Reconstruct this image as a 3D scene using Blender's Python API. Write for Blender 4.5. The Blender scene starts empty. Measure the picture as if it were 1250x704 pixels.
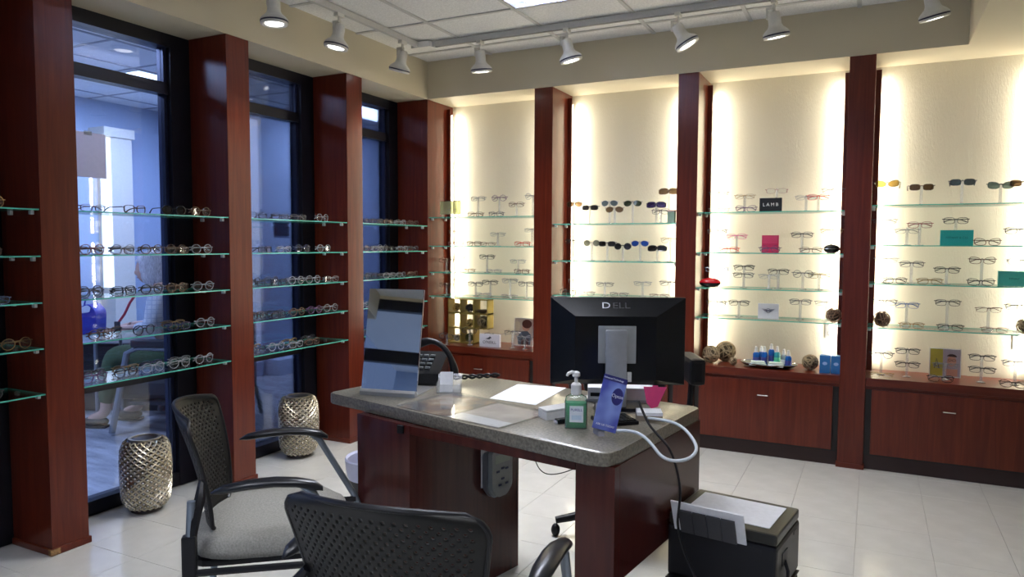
import bpy, bmesh, math, random
from mathutils import Vector, Matrix
random.seed(7)
C = bpy.context.scene.collection
PI = math.pi
# ------------------------------------------------------------------ camera
CAMZ = 1.345
pit, yaw, rol = math.radians(3.5426), math.radians(26.5282), math.radians(0.2446)
f0 = Vector((-math.sin(yaw)*math.cos(pit), math.cos(yaw)*math.cos(pit), -math.sin(pit)))
r0 = Vector((math.cos(yaw), math.sin(yaw), 0))
u0 = r0.cross(f0)
er = r0*math.cos(rol) + u0*math.sin(rol)
eu = u0*math.cos(rol) - r0*math.sin(rol)
cam = bpy.data.cameras.new('camera'); co = bpy.data.objects.new('camera', cam); C.objects.link(co)
M = Matrix((er, eu, -f0)).transposed().to_4x4(); M.translation = Vector((0, 0, CAMZ))
co.matrix_world = M
cam.sensor_width = 36; cam.lens = 881.68/1250*36
cam.clip_start = 0.05
cam.dof.use_dof = True; cam.dof.focus_distance = 2.7; cam.dof.aperture_fstop = 6.3
bpy.context.scene.camera = co
# ------------------------------------------------------------------ world, exposure
w = bpy.data.worlds.new('world'); bpy.context.scene.world = w; w.use_nodes = True
w.node_tree.nodes['Background'].inputs[0].default_value = (0.35, 0.5, 0.9, 1)
w.node_tree.nodes['Background'].inputs[1].default_value = 0.3
vs = bpy.context.scene.view_settings
vs.view_transform = 'Standard'; vs.look = 'None'; vs.gamma = 1; vs.use_curve_mapping = False
vs.exposure = 0.12
# light levels (W)
P_TROFFER = 62; P_NICHE = 6.8; P_OUT = 45; P_SPOT = 14
COL_IN = (0.95, 0.97, 1.0); COL_NICHE = (1.0, 0.94, 0.79); COL_OUT = (0.42, 0.56, 1.0); COL_SPOT = (1.0, 0.93, 0.8)
def area(name, loc, sx, sy, power, col, rot=(0, 0, 0), parent=None, spread=PI):
    l = bpy.data.lights.new(name, 'AREA'); l.shape = 'RECTANGLE'; l.size = sx; l.size_y = sy
    l.energy = power; l.color = col; l.spread = spread
    o = bpy.data.objects.new(name, l); C.objects.link(o); o.location = loc; o.rotation_euler = rot
    if parent: o.parent = parent
    return o
# ------------------------------------------------------------------ materials
MATS = {}
def newmat(name):
    m = bpy.data.materials.new(name); m.use_nodes = True
    return m, m.node_tree, m.node_tree.nodes['Principled BSDF']
def mat(name, col, rough=0.5, metal=0.0, spec=0.5, noise=0.0, nscale=60, bump=0.0, coat=0.0, stretch=(1, 1, 1), emis=None):
    if name in MATS: return MATS[name]
    m, nt, b = newmat(name)
    b.inputs['Base Color'].default_value = (*col, 1); b.inputs['Roughness'].default_value = rough
    b.inputs['Metallic'].default_value = metal; b.inputs['Specular IOR Level'].default_value = spec
    b.inputs['Coat Weight'].default_value = coat; b.inputs['Coat Roughness'].default_value = 0.1
    if emis:
        b.inputs['Emission Color'].default_value = (*emis[0], 1); b.inputs['Emission Strength'].default_value = emis[1]
    tc = nt.nodes.new('ShaderNodeTexCoord'); mp = nt.nodes.new('ShaderNodeMapping')
    mp.inputs['Scale'].default_value = stretch
    nt.links.new(tc.outputs['Object'], mp.inputs[0])
    n = nt.nodes.new('ShaderNodeTexNoise'); n.inputs['Scale'].default_value = nscale; n.inputs['Detail'].default_value = 5
    nt.links.new(mp.outputs[0], n.inputs['Vector'])
    if noise or not bump:
        k = noise or 0.04
        cr = nt.nodes.new('ShaderNodeValToRGB')
        cr.color_ramp.elements[0].position = 0.3; cr.color_ramp.elements[1].position = 0.7
        cr.color_ramp.elements[0].color = (*[c*(1-k) for c in col], 1); cr.color_ramp.elements[1].color = (*[min(1, c*(1+k)) for c in col], 1)
        nt.links.new(n.outputs['Fac'], cr.inputs[0]); nt.links.new(cr.outputs[0], b.inputs['Base Color'])
    if bump:
        bp = nt.nodes.new('ShaderNodeBump'); bp.inputs['Strength'].default_value = bump; bp.inputs['Distance'].default_value = 0.004
        nt.links.new(n.outputs['Fac'], bp.inputs['Height']); nt.links.new(bp.outputs[0], b.inputs['Normal'])
    MATS[name] = m
    return m
def glassy(name, tint, rough=0.02, refl=1.0, alpha=0.0, ior=1.5):
    """thin clear sheet: see-through with a Fresnel reflection; alpha adds body colour"""
    if name in MATS: return MATS[name]
    m, nt, b = newmat(name)
    nt.nodes.remove(b)
    out = nt.nodes['Material Output']
    t = nt.nodes.new('ShaderNodeBsdfTransparent'); t.inputs[0].default_value = (*tint, 1)
    g = nt.nodes.new('ShaderNodeBsdfGlossy'); g.inputs['Roughness'].default_value = rough
    d = nt.nodes.new('ShaderNodeBsdfDiffuse'); d.inputs[0].default_value = (*tint, 1)
    fr = nt.nodes.new('ShaderNodeFresnel'); fr.inputs[0].default_value = ior
    mu = nt.nodes.new('ShaderNodeMath'); mu.operation = 'MULTIPLY'; mu.inputs[1].default_value = refl
    nt.links.new(fr.outputs[0], mu.inputs[0])
    m1 = nt.nodes.new('ShaderNodeMixShader'); m1.inputs[0].default_value = alpha
    nt.links.new(t.outputs[0], m1.inputs[1]); nt.links.new(d.outputs[0], m1.inputs[2])
    m2 = nt.nodes.new('ShaderNodeMixShader')
    nt.links.new(mu.outputs[0], m2.inputs[0]); nt.links.new(m1.outputs[0], m2.inputs[1]); nt.links.new(g.outputs[0], m2.inputs[2])
    nt.links.new(m2.outputs[0], out.inputs[0])
    MATS[name] = m
    return m
def wood(name, c1, c2, axis='Z', rough=0.28):
    m, nt, b = newmat(name); MATS[name] = m
    tc = nt.nodes.new('ShaderNodeTexCoord'); mp = nt.nodes.new('ShaderNodeMapping')
    mp.inputs['Scale'].default_value = (14, 14, 0.9) if axis == 'Z' else (0.9, 14, 14)
    n = nt.nodes.new('ShaderNodeTexNoise'); n.inputs['Scale'].default_value = 3.0; n.inputs['Detail'].default_value = 8; n.inputs['Distortion'].default_value = 0.6
    cr = nt.nodes.new('ShaderNodeValToRGB')
    cr.color_ramp.elements[0].position = 0.3; cr.color_ramp.elements[0].color = (*c1, 1)
    cr.color_ramp.elements[1].position = 0.72; cr.color_ramp.elements[1].color = (*c2, 1)
    nt.links.new(tc.outputs['Object'], mp.inputs[0]); nt.links.new(mp.outputs[0], n.inputs['Vector'])
    nt.links.new(n.outputs['Fac'], cr.inputs[0]); nt.links.new(cr.outputs[0], b.inputs['Base Color'])
    b.inputs['Roughness'].default_value = rough; b.inputs['Specular IOR Level'].default_value = 0.35; b.inputs['Coat Weight'].default_value = 0.10; b.inputs['Coat Roughness'].default_value = 0.12
    return m
WOOD = wood('cherry_wood', (0.085, 0.0105, 0.005), (0.145, 0.024, 0.009))
WOODX = wood('cherry_wood_long', (0.085, 0.0105, 0.005), (0.145, 0.024, 0.009), 'X')
WALL = mat('beige_wall', (0.60, 0.53, 0.38), 0.75, bump=0.25, nscale=70)
SOFFIT = mat('beige_soffit', (0.58, 0.52, 0.38), 0.55, bump=0.06, nscale=60)
NICHE = mat('cream_wallcovering', (0.70, 0.66, 0.53), 0.7, bump=0.5, nscale=60, stretch=(3, 3, 0.8))
FRAMEM = mat('dark_bronze_frame', (0.012, 0.012, 0.02), 0.35, 0.3)
GAPSHADE = mat('gap_shade_black', (0.012, 0.01, 0.01), 0.5)
TILE = mat('white_floor_tile', (0.66, 0.655, 0.63), 0.22, noise=0.05, nscale=9, coat=0.3)
GROUT = mat('floor_grout', (0.45, 0.44, 0.42), 0.7)
CTILE = mat('ceiling_tile_board', (0.80, 0.80, 0.79), 0.9, noise=0.12, nscale=110, bump=0.3)
CGRID = mat('ceiling_grid_metal', (0.55, 0.55, 0.54), 0.5)
OWALL = mat('pale_blue_wall', (0.40, 0.48, 0.62), 0.8)
OCREAM = mat('cream_reflection_column', (0.72, 0.68, 0.58), 0.7)
OFLOOR = mat('streaked_stone', (0.38, 0.39, 0.42), 0.4, noise=0.35, nscale=3.5, stretch=(1, 4, 1))
GLASS = glassy('window_pane_glass', (0.93, 0.95, 0.98), 0.01, 0.9)
SHELFG = glassy('shelf_glass', (0.95, 0.985, 0.97), 0.02, 0.7)
EDGE = mat('green_glass_edge', (0.10, 0.48, 0.38), 0.15, spec=0.6)
ACRYL = glassy('clear_acrylic', (0.94, 0.95, 0.96), 0.05, 0.7, 0.22)
CHROME = mat('chrome', (0.75, 0.75, 0.76), 0.18, 1.0)
GREYM = mat('grey_metal', (0.24, 0.26, 0.29), 0.4, 0.6)
SILVER = mat('silver_plastic', (0.42, 0.44, 0.48), 0.35, 0.5)
BLACK = mat('black_plastic', (0.007, 0.007, 0.010), 0.42, spec=0.3)
BLACKG = mat('black_gloss', (0.006, 0.007, 0.010), 0.22, spec=0.35)
WHITEP = mat('white_plastic', (0.72, 0.72, 0.72), 0.35)
PAPER = mat('white_paper', (0.80, 0.81, 0.86), 0.8)
# ------------------------------------------------------------------ mesh builder
class MB:
    def __init__(s): s.bm = bmesh.new(); s.mi = 0; s.M = Matrix()
    def _f(s, vs):
        try:
            f = s.bm.faces.new(vs); f.material_index = s.mi; return f
        except ValueError: return None
    def v(s, p): return s.bm.verts.new(s.M @ Vector(p))
    def box(s, x0, x1, y0, y1, z0, z1, bev=0):
        vv = [s.v(p) for p in ((x0,y0,z0),(x1,y0,z0),(x1,y1,z0),(x0,y1,z0),(x0,y0,z1),(x1,y0,z1),(x1,y1,z1),(x0,y1,z1))]
        fs = [s._f([vv[i] for i in q]) for q in ((0,3,2,1),(4,5,6,7),(0,1,5,4),(1,2,6,5),(2,3,7,6),(3,0,4,7))]
        if bev:
            es = list({e for f in fs for e in f.edges})
            r = bmesh.ops.bevel(s.bm, geom=es, offset=bev, segments=2, profile=0.6, affect='EDGES', clamp_overlap=True)
            for f in r['faces']: f.material_index = s.mi
        return s
    def prism(s, pts, z0, z1, axis='Z'):
        def P(a, b, c): return {'Z': (a, b, c), 'Y': (a, c, b), 'X': (c, a, b)}[axis]
        A = [s.v(P(a, b, z0)) for a, b in pts]; B = [s.v(P(a, b, z1)) for a, b in pts]
        s._f(A[::-1]); s._f(B)
        n = len(pts)
        for i in range(n): s._f([A[i], A[(i+1)%n], B[(i+1)%n], B[i]])
        return s
    def quad(s, a, b, c, d): s._f([s.v(p) for p in (a, b, c, d)]); return s
    def tube(s, pts, r, n=8, cap=True):
        pts = [Vector(p) for p in pts]; rs = r if isinstance(r, (list, tuple)) else [r]*len(pts)
        rings = []; prev = None
        for i, p in enumerate(pts):
            t = (pts[min(i+1, len(pts)-1)] - pts[max(i-1, 0)])
            if t.length < 1e-9: t = Vector((0, 0, 1))
            t.normalize()
            if prev is None:
                a = t.orthogonal().normalized()
            else:
                a = (prev - t*prev.dot(t))
                a = a.normalized() if a.length > 1e-6 else t.orthogonal().normalized()
            prev = a; b = t.cross(a)
            rings.append([s.v(p + (a*math.cos(2*PI*k/n) + b*math.sin(2*PI*k/n))*rs[i]) for k in range(n)])
        for i in range(len(rings)-1):
            for k in range(n): s._f([rings[i][k], rings[i][(k+1)%n], rings[i+1][(k+1)%n], rings[i+1][k]])
        if cap: s._f(rings[0][::-1]); s._f(rings[-1])
        return s
    def lathe(s, prof, n=20, c=(0, 0, 0), cap=True):
        rings = [[s.v((c[0]+r*math.cos(2*PI*k/n), c[1]+r*math.sin(2*PI*k/n), c[2]+z)) for k in range(n)] for r, z in prof]
        for i in range(len(rings)-1):
            for k in range(n): s._f([rings[i][k], rings[i][(k+1)%n], rings[i+1][(k+1)%n], rings[i+1][k]])
        if cap: s._f(rings[0][::-1]); s._f(rings[-1])
        return s
    def ball(s, c, r, sx=1, sy=1, sz=1, seg=16, rings=10):
        m = s.M @ Matrix.Translation(c) @ Matrix.Diagonal((sx*r, sy*r, sz*r, 1))
        res = bmesh.ops.create_uvsphere(s.bm, u_segments=seg, v_segments=rings, radius=1, matrix=m)
        for v in res['verts']:
            for f in v.link_faces: f.material_index = s.mi
        return s
    def build(s, name, mats, parent=None, smooth=False, normals=True):
        if normals: bmesh.ops.recalc_face_normals(s.bm, faces=s.bm.faces)
        me = bpy.data.meshes.new(name); s.bm.to_mesh(me); s.bm.free()
        for m in (mats if isinstance(mats, (list, tuple)) else [mats]): me.materials.append(m)
        if smooth:
            for p in me.polygons: p.use_smooth = True
            if smooth != 'all':
                me.set_sharp_from_angle(angle=math.radians(38))
        o = bpy.data.objects.new(name, me); C.objects.link(o)
        if parent: o.parent = parent
        return o
def bx(name, x0, x1, y0, y1, z0, z1, m, parent=None, bev=0):
    return MB().box(x0, x1, y0, y1, z0, z1, bev).build(name, m, parent)
def struct(o): o['kind'] = 'structure'; return o
def tag(o, label, cat, group=None):
    o['label'] = label; o['category'] = cat
    if group: o['group'] = group
    return o
def thing(name, label, cat, loc=(0, 0, 0), rz=0, group=None):
    o = bpy.data.objects.new(name, None); C.objects.link(o); o.location = loc; o.rotation_euler = (0, 0, rz)
    o.empty_display_size = 0.05
    return tag(o, label, cat, group)
def link(name, me, parent, loc=(0, 0, 0), rz=0):
    o = bpy.data.objects.new(name, me); C.objects.link(o); o.parent = parent; o.location = loc; o.rotation_euler = (0, 0, rz)
    return o
def text(name, s, size, m, parent, loc, rot, sx=1.0, extrude=0.0004, align='CENTER'):
    cu = bpy.data.curves.new(name, 'FONT'); cu.body = s; cu.size = size; cu.extrude = extrude; cu.align_x = align; cu.align_y = 'CENTER'
    to = bpy.data.objects.new('tmp', cu); C.objects.link(to)
    bpy.context.view_layer.update()
    me = bpy.data.meshes.new_from_object(to.evaluated_get(bpy.context.evaluated_depsgraph_get()))
    C.objects.unlink(to); bpy.data.objects.remove(to)
    me.name = name; me.materials.clear(); me.materials.append(m)
    o = bpy.data.objects.new(name, me); C.objects.link(o); o.parent = parent; o.location = loc; o.rotation_euler = rot; o.scale = (sx, 1, 1)
    return o
def CW(R, D, z):
    "a point given by its sideways and forward distance from where the photographer stands"
    return Vector((R*math.cos(yaw) - D*math.sin(yaw), R*math.sin(yaw) + D*math.cos(yaw), z))
# ================================================================== key dimensions
A = 3.1085        # room-side plane of window columns: x = -A
B = 4.7547        # front plane of the back columns
ZS, ZC = 2.4527, 2.7274
XS = 0.4349       # where the lowered ceiling begins
YW = 5.13         # back wall
WCOL = [(0.85, 1.0), (1.8248, 1.988), (2.8135, 2.9697), (3.7954, 3.9545)]
BCOL = [(-2.1998, -2.0585), (-1.1682, -1.0353), (-0.158, -0.0176), (0.85, 0.99)]
XG = -3.45        # window glass plane
X0, X1, Y0 = -3.6, 2.7, -2.6
# ================================================================== setting
struct(bx('floor', X0+0.1, X1, Y0, YW+0.05, -0.1, -0.004, GROUT))
fl = bpy.data.objects['floor']
tm = MB().box(0, 0.3035, 0, 0.3035, -0.0035, 0, 0.0008); tme = tm.build('floor_tile', TILE, fl); tme.location = (-0.031, 4.415, 0)
for i in range(-11, 6):
    for j in range(-1, 13):
        if (i, j) == (0, 0): continue
        link('floor_tile', tme.data, fl, (-0.031 + 0.305*i, 4.415 - 0.305*j, random.uniform(-0.0003, 0.0003)))
# remaining tiles near and behind the viewpoint: one piece
m = MB()
for i in range(-11, 9):
    for j in range(13, 23): m.box(-0.031+0.305*i, -0.031+0.305*i+0.3035, 4.415-0.305*j, 4.415-0.305*j+0.3035, -0.0035, 0)
for i in range(6, 9):
    for j in range(-1, 13): m.box(-0.031+0.305*i, -0.031+0.305*i+0.3035, 4.415-0.305*j, 4.415-0.305*j+0.3035, -0.0035, 0)
o = m.build('floor_tiles', TILE, fl); o['kind'] = 'stuff'
struct(bx('wall_back', X0, X1, YW, YW+0.12, 0, 3.0, NICHE))
struct(bx('wall_right', X1, X1+0.12, Y0, YW+0.12, 0, 3.0, WALL))
struct(MB().box(X0, -3.4, Y0-0.12, Y0, 0, 3.0).box(0.9, X1+0.12, Y0-0.12, Y0, 0, 3.0).box(-3.4, 0.9, Y0-0.12, Y0, 2.70, 3.0).build('wall_rear', WALL))
ce = struct(bx('ceiling', X0, XS, Y0, B, ZC+0.11, ZC+0.16, CTILE))
struct(bx('ceiling_lowered', XS, X1, Y0, YW, ZS, 3.0, SOFFIT))
struct(bx('trim_1', X0-0.02, -A, Y0, YW, ZS, 3.0, SOFFIT))      # bulkhead over the windows
struct(bx('trim_2', -A, XS, B, YW, ZS, 3.0, SOFFIT))            # bulkhead over the lit niches
# ceiling tiles and grid
TX, TY = -2.555, 3.905
TROF = [(-1.945, 2.685), (-1.945, -0.365), (-0.115-0.61, 0.245), (-0.725, -1.585)]  # all but the first are unseen, added to brighten the floor
m = MB()
xs_ = sorted([TX + 0.61*i for i in range(-1, 6) if -A < TX+0.61*i < XS]); ys_ = [TY + 0.61*j for j in range(-10, 2)]
for x in xs_: m.box(x-0.012, x+0.012, Y0, B, ZC-0.001, ZC+0.006)
for y in ys_: m.box(-A, XS, y-0.012, y+0.012, ZC-0.0012, ZC+0.0055)
m.build('ceiling_grid', CGRID, ce)
xb = [-A] + xs_ + [XS]; yb = [Y0] + ys_ + [B]
for i in range(len(xb)-1):
    for j in range(len(yb)-1):
        cx, cy = (xb[i]+xb[i+1])/2, (yb[j]+yb[j+1])/2
        if any(tx < cx < tx+0.61 and ty < cy < ty+1.22 for tx, ty in TROF): continue
        bx('ceiling_tile', xb[i]+0.003, xb[i+1]-0.003, yb[j]+0.003, yb[j+1]-0.003, ZC+0.006, ZC+0.018, CTILE, ce)
LENS = mat('troffer_lamp', (0.9, 0.9, 0.9), 0.5, emis=((0.85, 0.92, 1.0), 1.5))
LOUV = mat('troffer_louver', (0.5, 0.52, 0.6), 0.12, 0.9)
for k, (tx, ty) in enumerate(TROF):
    t = thing('ceiling_light', ['parabolic louvered light panel in the ceiling nearest the back soffit', 'added unseen louvered ceiling light panel behind the viewpoint on the left',
              'added unseen louvered ceiling light panel above the viewpoint', 'added unseen louvered ceiling light panel at the rear of the room'][k], 'light', (tx+0.305, ty+0.61, ZC), group='ceiling light panels')
    m = MB(); hx, hy = 0.29, 0.595
    m.box(-hx, hx, -hy, hy, 0.094, 0.098); m.build('diffuser', LENS, t)
    m = MB()
    for a, b_, c, d in ((-hx, hx, -hy, -hy+0.012), (-hx, hx, hy-0.012, hy), (-hx, -hx+0.012, -hy, hy), (hx-0.012, hx, -hy, hy)): m.box(a, b_, c, d, -0.004, 0.098)
    m.build('light_frame', LOUV, t)
    m = MB()
    for q in range(1, 6): m.box(-hx+q*0.0967-0.002, -hx+q*0.0967+0.002, -hy+.012, hy-.012, -0.002, 0.075)
    for q in range(1, 12): m.box(-hx+.012, hx-.012, -hy+q*0.0992-0.002, -hy+q*0.0992+0.002, -0.001, 0.074)
    m.build('louver', LOUV, t)
    area('lamp', (0, 0, 0.085), 0.5, 1.1, P_TROFFER*[1.5, 0.45, 0.65, 0.4][k], COL_IN, parent=t)
# ---- windows
def window(n, ya, yb_, py0, py1):
    m = MB()
    m.box(XG-0.05, XG+0.05, ya, py0, 0.0, ZS); m.box(XG-0.05, XG+0.05, py1, yb_, 0.0, ZS)
    m.box(XG-0.05, XG+0.05, py0, py1, 2.385, ZS); m.box(XG-0.045, XG+0.045, py0, py1, 0, 0.07)
    o = struct(m.build('window_%d' % n, FRAMEM))
    MB().box(XG-0.04, XG+0.03, py0, py1, 2.138, 2.20).build('transom_bar', FRAMEM, o)
    MB().box(XG-0.04, XG+0.03, py0, py1, 0.605, 0.655).build('window_rail', FRAMEM, o)
    m = MB()
    for y in (py0, py1-0.02): m.box(XG-0.03, XG+0.02, y, y+0.02, 0.07, 2.385)
    m.build('window_bead', mat('blue_black_bead', (0.02, 0.025, 0.06), 0.3, 0.4), o)
    for z0, z1 in ((2.20, 2.385), (0.655, 2.138), (0.07, 0.605)):
        bx('glass_pane', XG-0.004, XG+0.002, py0+0.02, py1-0.02, z0, z1, GLASS, o)
WIN = [(1, 1.7, 2.9, 2.02, 2.70), (2, 2.9, 3.87, 3.05, 3.69), (3, 3.87, 4.95, 4.03, 4.66), (4, 0.9, 1.7, 1.0, 1.6)]
for a in WIN: window(*a)
yy = 0.9
for n, (y0_, y1_) in enumerate(((-0.1, 0.9), (-1.1, -0.1), (-2.6, -1.1))): window(5+n, y0_, y1_, y0_+0.08, y1_-0.08)
struct(bx('wall_left', X0-0.02, XG+0.05, 4.95, YW, 0, ZS, WALL))
m = MB()
for x in (-3.4, -2.15, -0.75, 0.8): m.box(x, x+0.10, Y0-0.10, Y0-0.01, 0, 2.70)
for z0, z1 in ((2.58, 2.70), (1.98, 2.12), (0, 0.12)): m.box(-3.4, 0.9, Y0-0.095, Y0-0.015, z0, z1)
wr = struct(m.build('window_20', FRAMEM)); bx('glass_pane', -3.3, 0.8, Y0-0.05, Y0-0.044, 0.12, 2.58, GLASS, wr)
struct(bx('floor_hall', X0-0.1, X1, Y0-4, Y0-0.1, -0.1, 0, OFLOOR)); struct(bx('ceiling_hall', X0-0.1, X1, Y0-4, Y0-0.12, 2.745, 2.85, CTILE)); struct(bx('wall_hall', X0-0.1, X1, Y0-4.1, Y0-4, 0, 2.8, OWALL))
tt_ = thing('added_hall_light', 'added unseen light panel in the hall behind the viewpoint', 'light', (-1.5, Y0-2, 2.735)); bx('light_frame', -0.3, 0.3, -0.6, 0.6, -0.006, 0.008, CGRID, tt_); area('lamp', (0, 0, -0.02), 0.55, 1.1, P_OUT*2.0, (0.7, 0.82, 1.0), parent=tt_)  # panel added to brighten the hall reflected in the desk mirror
# ---- outside lobby seen through the glass
OX = -6.85
struct(bx('floor_lobby', OX-0.1, XG-0.05, Y0, 9.0, -0.1, 0, OFLOOR))
struct(bx('wall_lobby_far', OX-0.1, OX, Y0, 5.27, 0, 2.75, OWALL))
struct(bx('wall_lobby_end', OX, -5.5, 5.27, 5.37, 0, 2.75, OWALL))
struct(bx('wall_lobby_side', -5.6, -5.5, 5.37, 9.0, 0, 2.75, OWALL))
struct(bx('wall_lobby_back', -5.6, XG, 8.9, 9.0, 0, 2.75, OWALL))
struct(bx('wall_lobby_front', OX, XG, Y0, Y0+0.1, 0, 2.75, OWALL))
struct(bx('wall_lobby_inner', XG-0.05, XG+0.05, YW, 9.0, 0, 2.75, OWALL))
oc = struct(bx('ceiling_lobby', OX, X0-0.02, Y0, 9.0, 2.745, 2.85, CTILE))
OTR = [(-5.95, 3.95), (-5.05, 5.6), (-5.05, 1.2), (-5.05, -0.9)]  # the later pair is unseen, added to light the lobby
m = MB()
for i in range(6): x = OX+0.61*i+0.3; m.box(x-0.012, x+0.012, Y0, 8.9, 2.728, 2.745)
for j in range(19): y = -2.2+0.61*j; m.box(OX, X0-0.02, y-0.012, y+0.012, 2.729, 2.745)
m.build('ceiling_grid', mat('lobby_grid', (0.35, 0.36, 0.4), 0.6), oc)
for k, (x, y) in enumerate(OTR):
    t = thing('lobby_light', ['flat rectangular light panel in lobby ceiling seen through the widest window', 'flat light panel in lobby ceiling seen through the narrow far window',
              'added unseen lobby light panel left of the seating', 'added unseen lobby light panel farthest left'][k], 'light', (x+0.3, y+0.6, 2.735), group='lobby ceiling lights')
    bx('diffuser', -0.28, 0.28, -0.58, 0.0 if k == 0 else 0.58, -0.012, -0.004, mat('lobby_lamp', (0.9, 0.9, 0.9), 0.5, emis=((0.62, 0.78, 1.0), 3.2)), t)
    bx('light_frame', -0.30, 0.30, -0.60, 0.02 if k == 0 else 0.60, -0.006, 0.008, CGRID, t)
    area('lamp', (0, -0.29 if k == 0 else 0, -0.03), 0.55, 0.55 if k == 0 else 1.1, P_OUT*[1.2, 2.2, 1.0, 0.8][k], COL_OUT, parent=t)
tl = bx('ceiling_tile', 0.003, 0.607, 0.003, 0.607, 2.733, 2.744, CTILE, oc)
tl.location = (OX+0.3-0.61, 2.68, 0)
for i in range(0, 6):
    for j in range(0, 8):
        if (i, j) != (0, 0): link('ceiling_tile', tl.data, oc, (OX+0.3-0.61+0.61*i, 2.68+0.61*j, 0))
oc2 = struct(MB().box(OX, OX+0.22, 4.58, 4.80, 0, 2.36).box(OX, OX+0.24, 4.50, 4.82, 2.36, 2.45).build('trim_3', OCREAM))  # cream column shape stands in for a reflection in the glass
sl = struct(bx('window_8', OX+0.10, OX+0.21, 4.545, 4.579, 0.9, 2.35, mat('daylit_slit', (0.9, 0.95, 1), 0.4, emis=((0.8, 0.9, 1.0), 1.3))))
struct(bx('window_9', -5.5, -5.47, 5.20, 5.33, 0.15, 2.55, mat('daylit_slit2', (0.75, 0.82, 1), 0.4, emis=((0.65, 0.78, 1.0), 0.55))))
struct(bx('baseboard_lobby', -5.5, -5.32, 5.42, 6.9, 0, 0.16, mat('pale_ledge', (0.62, 0.68, 0.8), 0.6)))
# sheet taped to the pane, sign plate on the lobby wall
t = thing('paper_notice', 'blank whitish paper sheet taped to the widest window pane beside the left column', 'paper', (XG+0.006, 2.28, 1.77))
bx('sheet', 0, 0.0015, -0.085, 0.07, -0.11, 0.108, mat('backlit_paper', (0.92, 0.86, 0.90), 0.8), t)
bp_ = MATS['backlit_paper'].node_tree; tr_ = bp_.nodes.new('ShaderNodeBsdfTranslucent'); tr_.inputs[0].default_value = (0.95, 0.90, 0.92, 1); ms_ = bp_.nodes.new('ShaderNodeMixShader'); ms_.inputs[0].default_value = 0.5
bp_.links.new(bp_.nodes['Principled BSDF'].outputs[0], ms_.inputs[1]); bp_.links.new(tr_.outputs[0], ms_.inputs[2]); bp_.links.new(ms_.outputs[0], bp_.nodes['Material Output'].inputs[0])
m = MB()
for y in (-0.02,): m.box(0.0015, 0.002, y-0.02, y+0.02, 0.095, 0.115)
m.build('tape', glassy('tape', (0.9, 0.9, 0.85), 0.2, 1, 0.2), t)
t = thing('sign_plate', 'small square dark sign plate on blue lobby wall seen through middle window', 'sign', (-5.5, 5.66, 1.49))
bx('plate', 0, 0.012, -0.10, 0.10, -0.075, 0.075, mat('dark_plate', (0.03, 0.035, 0.06), 0.4), t, 0.003)
m = MB()
for z in (-0.03, 0.0, 0.03): m.box(0.012, 0.0135, -0.06, 0.06, z-0.004, z+0.004)
m.build('raised_line', mat('plate_line', (0.06, 0.07, 0.11), 0.4), t)
# ================================================================== wooden columns
def column(label, x0, x1, y0, y1, sides='xXyY', grp=None, strips=()):
    t = thing('wooden_column', label, 'column', ((x0+x1)/2, (y0+y1)/2, 0), group=grp)
    cx, cy = (x0+x1)/2, (y0+y1)/2
    bx('column_shaft', x0-cx, x1-cx, y0-cy, y1-cy, 0, ZS-0.001, WOOD, t, 0.0015)
    e = 0.008
    bx('base_trim', x0-cx-(e if 'x' in sides else 0), x1-cx+(e if 'X' in sides else 0), y0-cy-(e if 'y' in sides else 0), y1-cy+(e if 'Y' in sides else 0), 0, 0.03, WOODX, t, 0.004)
    return t, cx, cy
wl = ['leftmost cherry wood column at the very edge', 'big cherry wood column nearest the viewer at far left, chipped base corner',
      'cherry wood column behind the mesh-backed chair, second along the windows', 'cherry wood column third along the windows, behind the far vase']
for k, (y0, y1) in enumerate(WCOL):
    t, cx, cy = column(wl[k], -3.39, -A, y0, y1, 'XyY', 'columns between the windows')
    if k == 1: bx('chipped_patch', 0.128, 0.1500, -0.092, -0.050, 0.003, 0.029, mat('bare_wood_chip', (0.30, 0.17, 0.07), 0.8, noise=0.4, nscale=80), t, 0.003)
    m = MB()
    for z in [0.62 + 0.032*q for q in range(32)]:
        for xx in (-0.115, 0.09): m.box(xx, xx+0.004, y0-cy-0.0004, y0-cy+0.001, z, z+0.004)
    o = m.build('shelf_pin_holes', BLACK, t); o['kind'] = 'stuff'
column('broad cherry wood corner column between last window and first lit niche', -3.39, -A, B, YW, 'Xy', 'columns between the windows')
bl = ['cherry wood column left of the computer monitor, between the first two lit niches', 'cherry wood column rising behind right edge of the monitor',
      'cherry wood column standing between the two rightmost lit niches', 'cherry wood column closing the rightmost niche at the edge']
for k, (x0, x1) in enumerate(BCOL):
    column(bl[k], x0, x1, B, YW, 'xXy', 'columns between the lit niches')
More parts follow.
